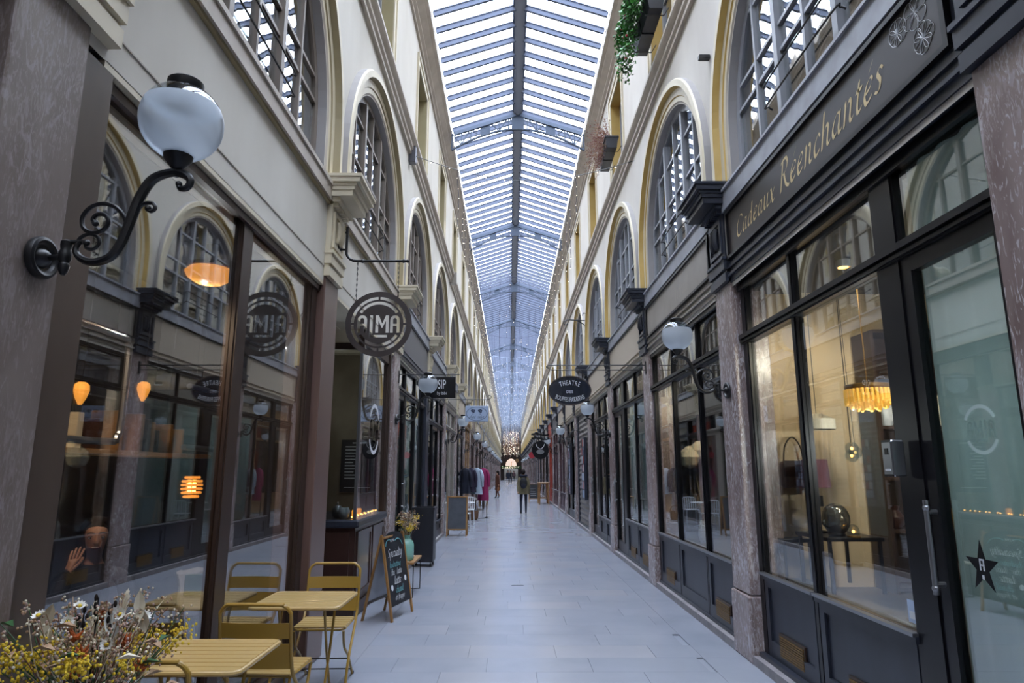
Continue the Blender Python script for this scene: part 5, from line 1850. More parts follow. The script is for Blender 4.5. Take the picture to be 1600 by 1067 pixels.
# bench and low tables beyond
for (x, y, m, lb) in ((-1.35, 29.6, 'wood_dark', 'dark wooden bench outside the oak-framed shop on the left'), (-1.3, 33.0, 'oak', 'oak bench further along the left wall')):
    t = thing('bench', lb, 'bench', (x, y, 0))
    for i in range(4):
        b = MB(); b.box(-.22 + i * .11, -.12 + i * .11, -.7, .7, .42, .45, m); b.build('slat', t)
    for yy_ in (-.6, .6):
        for xx_ in (-.18, .18):
            b = MB(); b.box(xx_ - .025, xx_ + .025, yy_ - .025, yy_ + .025, 0, .42, m); b.build('leg', t)
t = thing('wicker_basket', 'brown wicker basket standing under the coats', 'basket', (-1.28, 23.4, 0))
b = MB(); b.lathe([(.14, 0), (.18, .05), (.2, .25), (.21, .3), (.19, .3), (.17, .06)], (0, 0, 0), 'wicker', 18); b.build('body', t)
b = MB(); b.tube(smooth_path([(-.19, 0, .28), (-.12, 0, .45), (.12, 0, .45), (.19, 0, .28)], 4), .012, 'wicker', 6); b.build('handle', t)
# bar table on the right
t = thing('bar_table', 'tall narrow wooden bar table in front of the red shop', 'bar table', (1.72, 34.9, 0))
b = MB(); b.bbox(-.28, .28, -.75, .75, 1.02, 1.07, .008, 'oak'); b.build('tabletop', t)
for x in (-.23, .23):
    for y in (-.68, .68):
        b = MB(); b.bar((x * 1.05, y, 0), (x * .9, y * .97, 1.02), .06, .06, 'oak'); b.build('leg', t)
b = MB()
for y in (-.68, .68): b.bar((-.24, y, .3), (.24, y, .3), .04, .04, 'oak')
b.build('stretcher', t)
# poster boards on the shutter
for i, (y, lb) in enumerate(((19.3, 'tall dark blue poster board on the roller shutter'), (23.75, 'second tall blue poster board, on the shopfront past the shutter'))):
    t = thing('poster_board', lb, 'poster board', (xs(1, .0), y, .85))
    b = MB(); b.box(-.05, .03, -.34, .34, 0, 1.75, 'black_soft'); b.build('backing', t)
    rr = random.Random(i)
    for r in range(7):
        for c in range(3):
            b = MB(); b.box(-.053, -.05, -.3 + c * .2, -.12 + c * .2, .06 + r * .24, .26 + r * .24, rr.choice(['poster_blue', 'poster_blue', 'white', 'sign_blue', 'red', 'navy'])); b.build('postcard', t)
    t = thing('spot_arm', ['black lamp arm above the first blue poster board', 'black lamp arm above the second blue poster board'][i], 'lamp', (xs(1, 0), y, 2.75))
    b = MB(); b.tube([(0, 0, 0), (-.25, 0, .08), (-.35, 0, .02)], .012, 'iron', 6); b.build('arm', t)
    b = MB(); b.lathe([(.02, 0), (.05, .05), (.07, .16), (.06, .16)], (-.36, 0, .03), 'iron', 10, (-.3, .2, -1)); b.build('lamp_head', t)
# ------------------------------------------------------------------ window boxes high on the right wall
def flower_box(y, z, label, kind):
    t = thing('window_box', label, 'window box', (XR - .2, y, z), 0, 'window boxes on the right wall')
    for i, y0 in enumerate((-.52, .02)):
        b = MB()
        b.prism([(-.09, 0), (.09, 0), (.12, .22), (-.12, .22)], lambda a, c, q: (a, q, c), y0, y0 + .5, 'planter_black')
        b.bbox(-.135, .135, y0 - .01, y0 + .51, .21, .25, .006, 'planter_black')
        b.build('box', t)
    b = MB()
    for yy in (-.4, .4):
        b.tube([(.2, yy, .1), (.13, yy, -.02), (-.13, yy, -.02), (-.14, yy, .12)], .008, 'iron', 6)
    b.tube([(-.15, -.6, .12), (-.15, .6, .12)], .008, 'iron', 6)
    b.build('bracket', t)
    rr = random.Random(int(y * 10))
    b = MB()
    if kind == 'green':
        for i in range(2600):
            yy = rr.uniform(-.5, .62)
            f = rr.random()
            x = -.02 - .3 * rr.random() ** .7 - .05
            zz = .3 + .16 * rr.random() - f * f * .75 * (1 if yy > -.1 else .4)
            if zz < .2 and x > -.16: x = -.17 - .1 * rr.random()
            p = Vector((x, yy, zz))
            r = rr.uniform(.03, .06)
            u = Vector((rr.gauss(0, 1), rr.gauss(0, 1), rr.gauss(0, 1))).normalized(); v = u.orthogonal().normalized()
            b.add([p, p + u * r * .5 + v * r * .5, p + u * r * 1.1, p + u * r * .5 - v * r * .5], [(0, 1, 2, 3)], rr.choice(['leaf', 'leaf', 'leaf_dark']))
        for i in range(10):
            p = Vector((rr.uniform(-.36, -.26), rr.uniform(-.3, .6), rr.uniform(-.3, .4)))
            b.ball(p, .018, 'red_fl', 6, 4)
    else:
        for i in range(260):
            yy = rr.uniform(-.5, .5)
            L = rr.uniform(.25, .6)
            a = rr.uniform(.2, 2.6)
            base = Vector((rr.uniform(-.06, .04), yy, .22))
            tip = base + Vector((-math.sin(a) * L * .75, rr.uniform(-.1, .15), math.cos(a) * L))
            if tip.z < .1: tip.x = min(tip.x, -.18)
            b.tube([base, (base + tip) / 2 + Vector((-.04, 0, .07)), tip], [.003, .0025, .001], rr.choice(['dry_red', 'dry_red', 'dry']), 4)
            for j in range(4):
                q = base + (tip - base) * rr.uniform(.6, 1.05)
                b.ball(q + Vector((rr.uniform(-.03, .03), rr.uniform(-.03, .03), rr.uniform(-.02, .04))), .010, rr.choice(['dry_red', 'pink_fl', 'dry']), 5, 3)
    b.build('plants' if kind == 'green' else 'dry_plants', t, kind='stuff')
flower_box(8.27, 7.72, 'dark window box with trailing green plants and small red flowers', 'green')
flower_box(12.13, 7.72, 'dark window box with dried reddish-brown plants', 'dry')
t = thing('junction_box', 'grey cable box on the left string course at the end of the wire', 'junction box', (XL + .06, 10.62, 6.9))
b = MB(); b.bbox(-.06, .06, -.07, .07, 0, .3, .01, 'fascia_grey'); b.build('case', t)
t = thing('junction_box', 'second grey cable box further along the left string course', 'junction box', (XL + .14, 18.5, 7.0))
b = MB(); b.bbox(-.14, .06, -.08, .08, 0, .34, .01, 'fascia_taupe'); b.build('case', t)
t = thing('wall_spotlight', 'small dark spotlight fixed to the plaster between two right arches', 'lamp', (XR, 6.36, 6.0))
b = MB(); b.bbox(-.12, 0, -.03, .03, 0, .05, .006, 'iron'); b.build('case', t)

# ------------------------------------------------------------------ strings of lights
def bulbs_part(pts, t, r=.011):
    b = MB()
    for p in pts:
        x, y, z = p
        b.add([(x - r, y, z), (x, y - r, z), (x + r, y, z), (x, y + r, z), (x, y, z + r), (x, y, z - r)], [(0, 1, 4), (1, 2, 4), (2, 3, 4), (3, 0, 4), (1, 0, 5), (2, 1, 5), (3, 2, 5), (0, 3, 5)], 'led')
    b.build('bulbs', t, kind='stuff')
t = thing('string_light', 'single sagging wire of small bulbs across the passage in front', 'string light', (0, 0, 0))
b = MB()
P = []
for i in range(25):
    f = i / 24
    x = XL + .06 + (XR - XL - .06) * f
    P.append((x, 10.62 + .4 * f * .0, 7.05 - .1 * f - .42 * math.sin(PI * f)))
b.tube(P, .006, 'iron', 5); b.build('wire', t)
bulbs_part([(p[0], p[1], p[2] - .02) for p in P[2:-1:2]], t)
rl = random.Random(21)
def light_curtain(y, n, z0, zmin, zmax, label, group=None, wire='roof_bar', r=.006):
    t = thing('light_curtain', label, 'string light', (0, 0, 0), group=group)
    b = MB()
    x0, x1 = EXL - .02, EXR + .02
    f = lambda q: z0 - .25 * math.sin(PI * q)
    b.tube([(x0 + (x1 - x0) * i / 12, y, f(i / 12)) for i in range(13)], r, wire, 4)
    b.build('wire', t)
    sb = MB(); bl = []
    for i in range(n):
        q = (i + .5) / n
        x = x0 + (x1 - x0) * q
        L = rl.uniform(zmin, zmax)
        zt = f(q)
        m = 5
        pts = [(x + rl.uniform(-.015, .015) * (j > 0), y + rl.uniform(-.02, .02), zt - L * j / m) for j in range(m + 1)]
        sb.tube(pts, r * .8, wire, 3, caps=False)
        bl += [(p[0], p[1], p[2]) for p in pts[1:]]
    sb.build('strands', t, kind='stuff')
    bulbs_part(bl[::3], t, .010 if y < 40 else .012)
for i, (y, n) in enumerate(((27.3, 8), (33.4, 9), (40.5, 10))):
    light_curtain(y, n, 10.1, 1.2, 3.0, ['sparse curtain of hanging light strands nearest the viewer', 'second sparse curtain of hanging light strands', 'third sparse curtain of hanging light strands'][i], wire='slate', r=.009)
for i in range(10):
    light_curtain(48 + i * 7.6, 34, 10.1, 1.5, 3.4 + i * .12, '%s dense curtain of light strands under the far roof' % NTH[i], wire='sign_blue', r=.011)
# strands dangling on the walls under the eaves
for s in (1, -1):
    t = thing('icicle_lights', 'thin light wires dangling from the %s eaves down the wall' % SIDE[s], 'string light', (0, 0, 0))
    b = MB(); bl = []
    for y in [17.2, 19.3, 20.4, 22.5, 24, 26.2, 28, 30.5, 33, 35, 38, 41, 44, 47, 50, 54, 58, 62]:
        x = xs(s, -.3)
        L = rl.uniform(1.2, 2.6)
        pts = [(x + rl.uniform(-.03, .03), y + rl.uniform(-.06, .06), 9.98 - L * j / 7) for j in range(8)]
        b.tube(smooth_path(pts, 2), .006, 'slate', 4)
        bl += pts[1:]
    b.tube([(xs(s, -.29), 15 + i * 4, 10.0 - .03 * (i % 2)) for i in range(14)], .006, 'slate', 4)
    bl += [(xs(s, -.3), 15 + i * 1.1, 9.98) for i in range(45)]
    b.build('wires', t, kind='stuff'); bulbs_part(bl, t)

# ------------------------------------------------------------------ far end: glittering garland and lit lunette
t = thing('light_garland', 'glittering mass of lights hung across the far end of the passage', 'light garland', (0, 0, 0))
b = MB()
for i in range(420):
    x = rl.uniform(-1.35, 1.7); z = rl.uniform(5.0, 8.7 + .5 * math.cos((x - .2) / 1.6 * 1.4))
    b.tube([(x, 124 + rl.uniform(-.4, .4), z), (x + rl.uniform(-.1, .1), 124, z - rl.uniform(.3, .9))], .05, rl.choice(['dry', 'pink_fl', 'dry_red', 'feather']), 3, caps=False)
b.build('strands', t, kind='stuff')
bulbs_part([(rl.uniform(-1.3, 1.65), 123.4, rl.uniform(4.6, 9)) for i in range(150)], t, .035)
t = thing('lit_lunette', 'half-round lit pinkish window over the far doorway', 'window', (.2, 127.0, 2.6))
b = MB(); b.prism([(1.05 * math.cos(PI * i / 20), 1.35 * math.sin(PI * i / 20)) for i in range(21)], lambda a, z, d: (a, d, z), -.03, .0, 'backlit'); b.build('glass', t)
b = MB()
for x in (-.35, .12): b.bar((x, -.05, 0), (x, -.05, .75), .12, .05, 'wood_dark')
b.bar((-.05, -.05, .75), (.4, -.05, .75), .05, .05, 'wood_dark')
b.build('glazing_bar', t)
t = thing('balustrade', 'dark balcony beam decked with lights below the lit lunette', 'balcony', (.2, 126.8, 2.1))
b = MB(); b.box(-1.9, 1.9, -.2, .2, 0, .5, 'leaf_dark'); b.build('beam', t)
bulbs_part([(rl.uniform(-1.6, 1.6), -.24, rl.uniform(.05, .5)) for i in range(40)], t, .03)

# ------------------------------------------------------------------ people
def skin(name, verts, edges, radii, mats_fn, parent, sub=2, root=0):
    me = bpy.data.meshes.new('skin')
    me.from_pydata(verts, edges, [])
    o = bpy.data.objects.new('skin', me)
    S.collection.objects.link(o)
    md = o.modifiers.new('s', 'SKIN')
    md.branch_smoothing = .6
    for i, v in enumerate(me.skin_vertices[0].data):
        r = radii[i]
        v.radius = r if isinstance(r, tuple) else (r, r)
        v.use_root = (i == root)
    sb = o.modifiers.new('u', 'SUBSURF'); sb.levels = sub; sb.render_levels = sub
    dg = bpy.context.evaluated_depsgraph_get()
    m2 = bpy.data.meshes.new_from_object(o.evaluated_get(dg))
    bpy.data.objects.remove(o); bpy.data.meshes.remove(me)
    m2.name = name
    used = []
    m2.materials.clear()
    idx = []
    for p in m2.polygons:
        k = mats_fn(p.center)
        if k not in used:
            used.append(k); m2.materials.append(M[k])
        idx.append(used.index(k))
    m2.polygons.foreach_set('material_index', idx)
    m2.polygons.foreach_set('use_smooth', [True] * len(m2.polygons))
    return obj(name, m2, parent)

def walker(name, label, x, y, h, rz, top, legs, extras, stride=.18, group=None):
    # standing or walking figure, facing local +y
    t = thing(name, label, 'person', (x, y, 0), rz, group)
    k = h / 1.75
    J = [(0, 0, .95), (0, .0, 1.12), (0, .01, 1.32), (0, .0, 1.45), (0, .0, 1.53), (0, .015, 1.62), (0, .02, 1.70),
         (.09, 0, .90), (.1, stride * .5, .50), (.1, stride * .55 if stride else 0, .09), (.1, stride * .55 + .14, .03),
         (-.09, 0, .90), (-.1, .02, .49), (-.1, -stride, .11), (-.1, -stride + .12, .03),
         (.17, 0, 1.42), (.23, -.03, 1.14), (.22, .06, .90), (.215, .09, .80),
         (-.17, 0, 1.42), (-.23, .02, 1.14), (-.22, -.04, .90), (-.215, -.05, .80)]
    J = [(a * k, b_ * k, c * k) for a, b_, c in J]
    E = [(0, 1), (1, 2), (2, 3), (3, 4), (4, 5), (5, 6), (0, 7), (7, 8), (8, 9), (9, 10), (0, 11), (11, 12), (12, 13), (13, 14), (3, 15), (15, 16), (16, 17), (17, 18), (3, 19), (19, 20), (20, 21), (21, 22)]
    R = [(.15, .11), (.14, .10), (.165, .11), (.10, .08), (.055, .055), (.08, .095), (.072, .085), (.088, .09), .058, .043, .035, (.088, .09), .058, .043, .035, .062, .05, .04, .034, .062, .05, .04, .034]
    R = [tuple(q * k for q in r) if isinstance(r, tuple) else r * k for r in R]
    def mf(c):
        z = c.z / k
        if z < .12: return 'black_cloth'
        if abs(c.x) > .17 * k and z < .88: return 'skin'
        if z < .93 and abs(c.x) < .19 * k: return legs
        if z < 1.50: return top
        return 'skin'
    skin('body', J, E, R, mf, t)
    b = MB(); b.ball((0, -.012 * k, 1.665 * k), .1 * k, extras.get('hair', 'hair'), 14, 10, .92, 1.05, 1.05)
    if extras.get('long'): b.ball((0, -.06 * k, 1.5 * k), .1 * k, 'hair', 12, 8, .95, .7, 1.6)
    b.build('hair', t)
    if extras.get('coat'):
        b = MB()
        n = 20
        zc = extras['coat']
        rings = [(.245, .17, zc), (.235, .16, (zc + 1.0) / 2), (.215, .15, 1.05), (.225, .15, 1.3), (.2, .13, 1.42), (.09, .085, 1.51)]
        vs = [(a_ * k * math.cos(2 * PI * i / n), c_ * k * math.sin(2 * PI * i / n), z * k) for a_, c_, z in rings for i in range(n)]
        b.add(vs, [(r * n + i, r * n + (i + 1) % n, r * n + n + (i + 1) % n, r * n + n + i) for r in range(5) for i in range(n)], top, True)
        b.build('coat', t)
    if extras.get('pack'):
        b = MB(); b.ball((0, -.19 * k, 1.22 * k), .16 * k, 'black_cloth', 16, 12, .95, .62, 1.4); b.ball((0, -.26 * k, 1.12 * k), .1 * k, 'navy', 12, 8, 1, .5, 1); b.build('backpack', t)
        b = MB()
        for sx in (-1, 1): b.tube(smooth_path([(sx * .1 * k, -.13 * k, 1.42 * k), (sx * .115 * k, 0, 1.5 * k), (sx * .12 * k, .12 * k, 1.35 * k), (sx * .13 * k, .06 * k, 1.1 * k)], 4), .02 * k, 'black_cloth', 6)
        b.build('strap', t)
    if extras.get('hood'):
        b = MB(); b.tube(smooth_path([(-.1 * k, .06 * k, 1.5 * k), (-.12 * k, -.06 * k, 1.52 * k), (0, -.12 * k, 1.5 * k), (.12 * k, -.06 * k, 1.52 * k), (.1 * k, .06 * k, 1.5 * k)], 4), .045 * k, 'navy', 8); b.build('hood', t)
    if extras.get('bag'):
        b = MB(); b.bbox(-.4 * k, -.14 * k, -.06, .06, .45 * k, .7 * k, .02, 'tan'); b.tube(smooth_path([(-.34 * k, 0, .7 * k), (-.3 * k, 0, .86 * k), (-.2 * k, 0, .86 * k), (-.18 * k, 0, .7 * k)], 4), .012, 'tan', 6); b.build('handbag', t)
    return t
walker('person', 'person in an olive coat with a black backpack walking away down the passage', .53, 26.6, 1.7, 0, 'olive', 'navy', dict(coat=.78, pack=1, hood=1), .16)
walker('person', 'person in a long rust-brown coat carrying a tan bag by the left shops', -.78, 42, 1.66, math.radians(100), 'rust', 'rust', dict(coat=.5, bag=1, long=1), .1)
walker('person', 'person in dark clothes far down the passage, leftmost of the distant pair', -.25, 84, 1.75, 0, 'navy', 'black_cloth', dict(coat=.7), .15)
walker('person', 'person in dark clothes far down the passage, right one of the distant pair', .1, 88, 1.72, PI, 'black_cloth', 'navy', dict(), .15)
walker('person', 'person in burgundy far down the passage beyond the distant pair', .55, 97, 1.7, 0, 'burgundy', 'black_cloth', dict(), .1)

# ------------------------------------------------------------------ gift shop interior (right, nearest)
b = MB()
s = 1
bx(b, 1, .16, .52, 3.7, 6.3, 0, .7, 'roomfloor')
bx(b, 1, .16, 3.0, 6.26, 6.34, 0, 3.42, 'beige_wall')
bx(b, 1, .16, 3.2, 2.45, 2.53, 0, 3.42, 'beige_wall')
bx(b, 1, 3.1, 3.2, 2.5, 6.3, 0, 3.42, 'beige_wall')
bx(b, 1, .52, 3.2, 2.5, 6.3, 0, .62, 'roomfloor')
bx(b, 1, .2, 3.2, 2.5, 6.3, 3.36, 3.42, 'grey_room')
bx(b, 1, .6, .78, 6.2, 6.26, .62, 3.36, 'beige_wall')
b.build('shop_room', walls[1])
def lamp_or_fill_light(name, loc, w_, col, parent, r=.05, aim=None):  # lamp glows, and added fill lights without a fixture of their own
    l = bpy.data.lights.new(name, 'SPOT' if aim else 'POINT'); l.energy = w_
    if aim: l.spot_size = math.radians(115); l.spot_blend = .6; l.color = lin(col)[:3]; l.shadow_soft_size = r
    o = bpy.data.objects.new(name, l); S.collection.objects.link(o); o.location = Vector(loc) - wpos(parent); o.parent = parent
    if aim: o.rotation_euler = (Vector(aim) - Vector(loc)).to_track_quat('-Z', 'Y').to_euler()
t = thing('chandelier', 'round amber crystal chandelier glowing inside the gift shop', 'chandelier', (2.9, 5.3, 2.2))
b = MB(); b.lathe([(.16, .1), (.17, .11), (.17, .135), (.16, .14)], (0, 0, 0), 'brass', 24); b.tube([(0, 0, .16), (0, 0, 1.18)], .006, 'brass', 6); b.build('ring', t)
for rr_, z0, z1, n in ((.165, -.03, .1, 30), (.13, -.06, .04, 22), (.08, -.08, .0, 14)):
    b = MB()
    for i in range(n):
        a = 2 * PI * i / n
        b.bbox(rr_ * math.cos(a) - .011, rr_ * math.cos(a) + .011, rr_ * math.sin(a) - .011, rr_ * math.sin(a) + .011, z0 + .02 * (i % 2), z1, .005, 'crystal')
    b.build('crystal_tier', t, kind='stuff')
lamp_or_fill_light('glow_or_fill', (2.9, 5.3, 2.0), 12, '#ffd4a4', t, .15)
lamp_or_fill_light('glow_or_fill', (3.1, 4.4, 2.9), 120, '#fff0d8', t, .06, (2.9, 6.2, 1.4))  # added fill spot on the party wall, separate from the chandelier
lamp_or_fill_light('glow_or_fill', (3.3, 3.2, 1.9), 85, '#fff4e8', t, .1)  # added fill light behind the door curtain, no fixture drawn
t = thing('added_lamp', 'added warm ceiling spot brightening the beige wall of the gift shop', 'lamp', (2.75, 5.2, 3.3))  # housing and spot added to brighten the wall
b = MB(); b.lathe([(.05, 0), (.055, .01), (.055, .06)], (0, 0, 0), 'white', 14); b.lathe([(.04, -.004), (.04, .002)], (0, 0, 0), 'bulb', 12); b.build('housing', t)
lamp_or_fill_light('glow_or_fill', (2.75, 5.2, 3.26), 60, '#ffecd2', t, .04, (2.75, 6.2, 1.2))
t = thing('pendant_lamp', 'white flat hat-shaped pendant lamp on a thin cord behind the gift shop glass', 'pendant lamp', (2.72, 5.85, 2.02))
b = MB(); b.lathe([(.02, .13), (.05, .125), (.14, .085), (.15, .08), (.15, -.01), (.145, -.01), (.14, .06)], (0, 0, 0), 'feather', 24); b.build('shade', t)
b = MB(); b.tube([(0, 0, .13), (0, 0, 1.34)], .004, 'iron', 5); b.build('cord', t)
t = thing('handbag', 'brown leather handbag with a loop handle hanging on the beige wall', 'handbag', (2.63, 6.19, 1.5))
b = MB(); b.bbox(-.115, .115, -.05, .06, 0, .24, .02, 'bag_brown'); b.build('body', t)
b = MB(); b.bbox(-.118, .118, -.056, -.048, .1, .245, .004, 'leather_brown'); b.build('flap', t)
b = MB(); b.tube(smooth_path([(-.095, 0, .22), (-.07, 0, .38), (-.0, 0, .46), (.07, 0, .38), (.095, 0, .22)], 5), .007, 'hair', 6); b.build('handle', t)
t = thing('display_table', 'black thin-legged display table nearest the gift shop wall', 'table', (2.72, 5.72, .7))
b = MB(); b.bbox(-.2, .26, -.3, .3, .40, .43, .004, 'black'); b.build('tabletop', t)
for x in (-.17, .23):
    for y in (-.27, .27):
        b = MB(); b.box(x - .012, x + .012, y - .012, y + .012, 0, .4, 'black'); b.build('leg', t)
t = thing('nesting_table', 'lower black side table beside the display table', 'table', (2.54, 6.13, .7))
b = MB(); b.bbox(-.13, .13, -.1, .1, .33, .36, .004, 'black'); b.build('tabletop', t)
for x in (-.11, .11):
    for y in (-.08, .08):
        b = MB(); b.box(x - .01, x + .01, y - .01, y + .01, 0, .33, 'black'); b.build('leg', t)
t = thing('table_lamp', 'table lamp with a straight plum shade on the black display table', 'table lamp', (2.68, 5.88, 1.13))
b = MB(); b.lathe([(.12, .38), (.105, .62)], (0, 0, 0), 'lamp_purple', 28); b.build('lamp_shade', t)
b = MB(); b.lathe([(.07, 0), (.07, .015), (.012, .02), (.01, .22), (.045, .22), (.045, .31), (.01, .31), (.01, .4)], (0, 0, 0), 'iron', 16); b.build('stem', t)
t = thing('ceramic_head', 'glossy silver round head-like ornament on the display table', 'ornament', (2.7, 5.62, 1.13))
b = MB(); b.ball((0, 0, .13), .13, 'silver', 20, 14, .8, .95, 1); b.ball((-.09, 0, .1), .03, 'silver', 8, 6); b.lathe([(.06, 0), (.07, .01), (.05, .03)], (0, 0, 0), 'silver', 16); b.build('body', t)
t = thing('glass_dome', 'small clear glass dome with a warm light on the display table', 'ornament', (2.75, 5.45, 1.13))
b = MB(); b.lathe([(.045, .0), (.045, .05), (.035, .085), (.012, .1)], (0, 0, 0), 'globe_clear', 16); b.build('dome', t)
b = MB(); b.lathe([(.05, -.0), (.05, .012)], (0, 0, 0), 'brass', 16); b.ball((0, 0, .045), .012, 'bulb', 8, 6); b.build('base', t)
t = thing('pendant_lamp', 'small cluster of clear glass globe pendants deeper in the gift shop', 'pendant lamp', (2.95, 5.75, 1.78))
b = MB()
for dx, dy, dz in ((0, 0, 0), (.06, .05, .03), (-.03, -.07, .06)):
    b.ball((dx, dy, dz), .055, 'globe_clear', 14, 10)
b.build('globes', t)
b = MB()
for dx, dy, dz in ((0, 0, 0), (.06, .05, .03), (-.03, -.07, .06)): b.tube([(dx, dy, dz + .05), (dx * .3, dy * .3, 1.58)], .003, 'iron', 4); b.ball((dx, dy, dz), .014, 'bulb', 6, 5)
b.build('cords', t)
t = thing('display_cabinet', 'dark open shelving against the far party wall of the gift shop', 'shelf unit', (3.3, 6.0, .62))
b = MB(); b.box(0, 1.3, .2, .23, 0, 2.3, 'wood_dark'); b.box(0, .03, -.1, .2, 0, 2.3, 'wood_dark'); b.box(1.27, 1.3, -.1, .2, 0, 2.3, 'wood_dark'); b.build('carcass', t)
for z in (.02, .5, .95, 1.4, 1.85, 2.28):
    b = MB(); b.box(.03, 1.27, -.09, .2, z, z + .03, 'wood_dark'); b.build('shelf', t)
rr = random.Random(9)
COL = {'silver': 'silver', 'lamp_purple': 'plum', 'leather_brown': 'brown', 'feather': 'cream', 'brass': 'brass', 'white': 'white'}
for j, z in enumerate((.53, .98, 1.43)):
    for i in range(4):
        x = .14 + i * .26 + rr.uniform(-.04, .04)
        m = rr.choice(list(COL))
        hh = rr.uniform(.16, .3)
        tt = thing('vase', '%s ornament on the %s filled shelf of the dark cabinet, %s from the beige wall' % (COL[m], NTH[j], NTH[i]), 'vase', (3.3 + x, 6.05, .62 + z), group='ornaments on the dark cabinet')
        b = MB(); b.lathe([(.04, 0), (.07, hh * .2), (.075, hh * .5), (.035, hh * .8), (.045, hh)], (0, 0, 0), m, 14); b.build('body', tt)
t = thing('sofa', 'low brown leather seat inside the gift shop', 'sofa', (3.3, 4.75, .62))
b = MB(); b.bbox(-.3, .3, -.4, .4, .18, .36, .04, 'leather_brown'); b.build('seat', t)
b = MB(); b.bbox(.2, .34, -.4, .4, .3, .72, .04, 'leather_brown'); b.build('backrest', t)
for x in (-.25, .25):
    for y in (-.35, .35):
        b = MB(); b.tube([(x, y, .2), (x, y, 0)], .015, 'iron', 6); b.build('leg', t)
t = thing('floor_lamp', 'black drum-shaded lamp further inside the gift shop', 'floor lamp', (3.1, 5.05, .62))
b = MB(); b.lathe([(.14, .8), (.14, 1.08)], (0, 0, 0), 'black_cloth', 20); b.build('lamp_shade', t)
b = MB(); b.lathe([(.1, 0), (.1, .015), (.01, .02), (.01, .85)], (0, 0, 0), 'iron', 14); b.build('stem', t)
t = thing('gold_ornament', 'gold leaf-shaped bowl on the display ledge low behind the glass', 'ornament', (2.52, 4.3, .7))
b = MB()
for i in range(9):
    a = 2 * PI * i / 9
    b.add([(0, 0, .01), (.04 * math.cos(a - .3), .06 * math.sin(a - .3), .02), (.07 * math.cos(a), .1 * math.sin(a), .05), (.04 * math.cos(a + .3), .06 * math.sin(a + .3), .02)], [(0, 1, 2, 3)], 'brass')
b.lathe([(.03, 0), (.03, .012)], (0, 0, 0), 'brass', 10)
b.build('body', t)

# second shop (right): beige walls, paper lamps, dried grasses
b = MB()
bx(b, 1, .16, 2.6, 10.17, 10.25, 0, 3.42, 'beige_wall'); bx(b, 1, .16, 2.6, 6.38, 6.44, 0, 3.42, 'beige_wall'); bx(b, 1, 2.6, 2.7, 6.4, 10.2, 0, 3.42, 'beige_wall')
bx(b, 1, .16, 2.6, 6.4, 10.2, 0, .66, 'roomfloor'); bx(b, 1, .2, 2.6, 6.4, 10.2, 3.36, 3.42, 'grey_room')
b.build('shop_room', walls[1])
t = thing('paper_lamp', 'pair of beige faceted paper lampshades hanging in the second right shop', 'pendant lamp', (2.62, 9.75, 1.85))
for dx, dz, rr_ in ((0, 0, .16), (.14, .1, .13)):
    b = MB(); b.lathe([(.03, rr_), (rr_ * .8, rr_ * .5), (rr_, 0), (rr_ * .7, -rr_ * .7), (.02, -rr_)], (dx, 0, dz), 'feather', 8); b.sm = [False] * len(b.sm); b.build('shade', t)
b = MB(); b.tube([(0, 0, .16), (0, 0, 1.5)], .004, 'iron', 4); b.tube([(.14, 0, .22), (.14, 0, 1.5)], .004, 'iron', 4); b.build('cord', t)
lamp_or_fill_light('glow_or_fill', (2.95, 9.0, 2.9), 80, '#ffe6c8', t, .06, (2.6, 10.2, 1.3))  # added spot brightening the end wall, apart from the paper shades
lamp_or_fill_light('glow_or_fill', (3.0, 7.4, 2.9), 80, '#ffecd4', t, .06, (2.8, 9.8, 1.0))  # second added fill spot, also without a fixture
t = thing('dried_grasses', 'spray of dried grasses in a pot inside the second right shop', 'plant', (2.75, 9.6, .66))
b = MB(); b.lathe([(.07, 0), (.1, .1), (.08, .25), (.06, .3)], (0, 0, 0), 'white', 16); b.build('pot', t)
b = MB()
for i in range(60):
    a = rl.uniform(0, 2 * PI); q = rl.uniform(.05, .25)
    b.tube(smooth_path([(0, 0, .28), (q * .4 * math.cos(a), q * .4 * math.sin(a), .55), (q * math.cos(a), q * math.sin(a), rl.uniform(.65, .95))], 2), [.003, .003, .003, .002, .001], rl.choice(['dry', 'feather']), 4)
b.build('grasses', t, kind='stuff')
t = thing('gold_pendant', 'small gilt glass-drop pendant lamp by the near edge of the second right shop', 'pendant lamp', (2.75, 8.1, 1.85))
b = MB(); b.lathe([(.1, .06), (.11, .07), (.11, .09), (.1, .1)], (0, 0, 0), 'brass', 18)
for i in range(14): b.ball((.095 * math.cos(i * .45), .095 * math.sin(i * .45), -.02 - .05 * (i % 3)), .022, 'globe_clear', 7, 5)
b.build('drops', t)
b = MB(); b.tube([(0, 0, .1), (0, 0, 1.5)], .004, 'brass', 5); b.ball((0, 0, .0), .025, 'bulb', 8, 6); b.build('cord', t)
t = thing('armchair', 'dark wine-coloured round-backed chair in the second right shop', 'chair', (2.85, 7.75, .66))
b = MB(); b.bbox(-.2, .2, -.2, .2, .3, .4, .04, 'lamp_purple'); b.build('seat', t)
b = MB(); b.ball((.12, 0, .62), .22, 'lamp_purple', 16, 10, .35, 1, 1.1); b.build('backrest', t)
for x in (-.16, .16):
    for y in (-.16, .16):
        b = MB(); b.tube([(x * .8, y * .8, .32), (x, y, 0)], .014, 'iron', 6); b.build('leg', t)

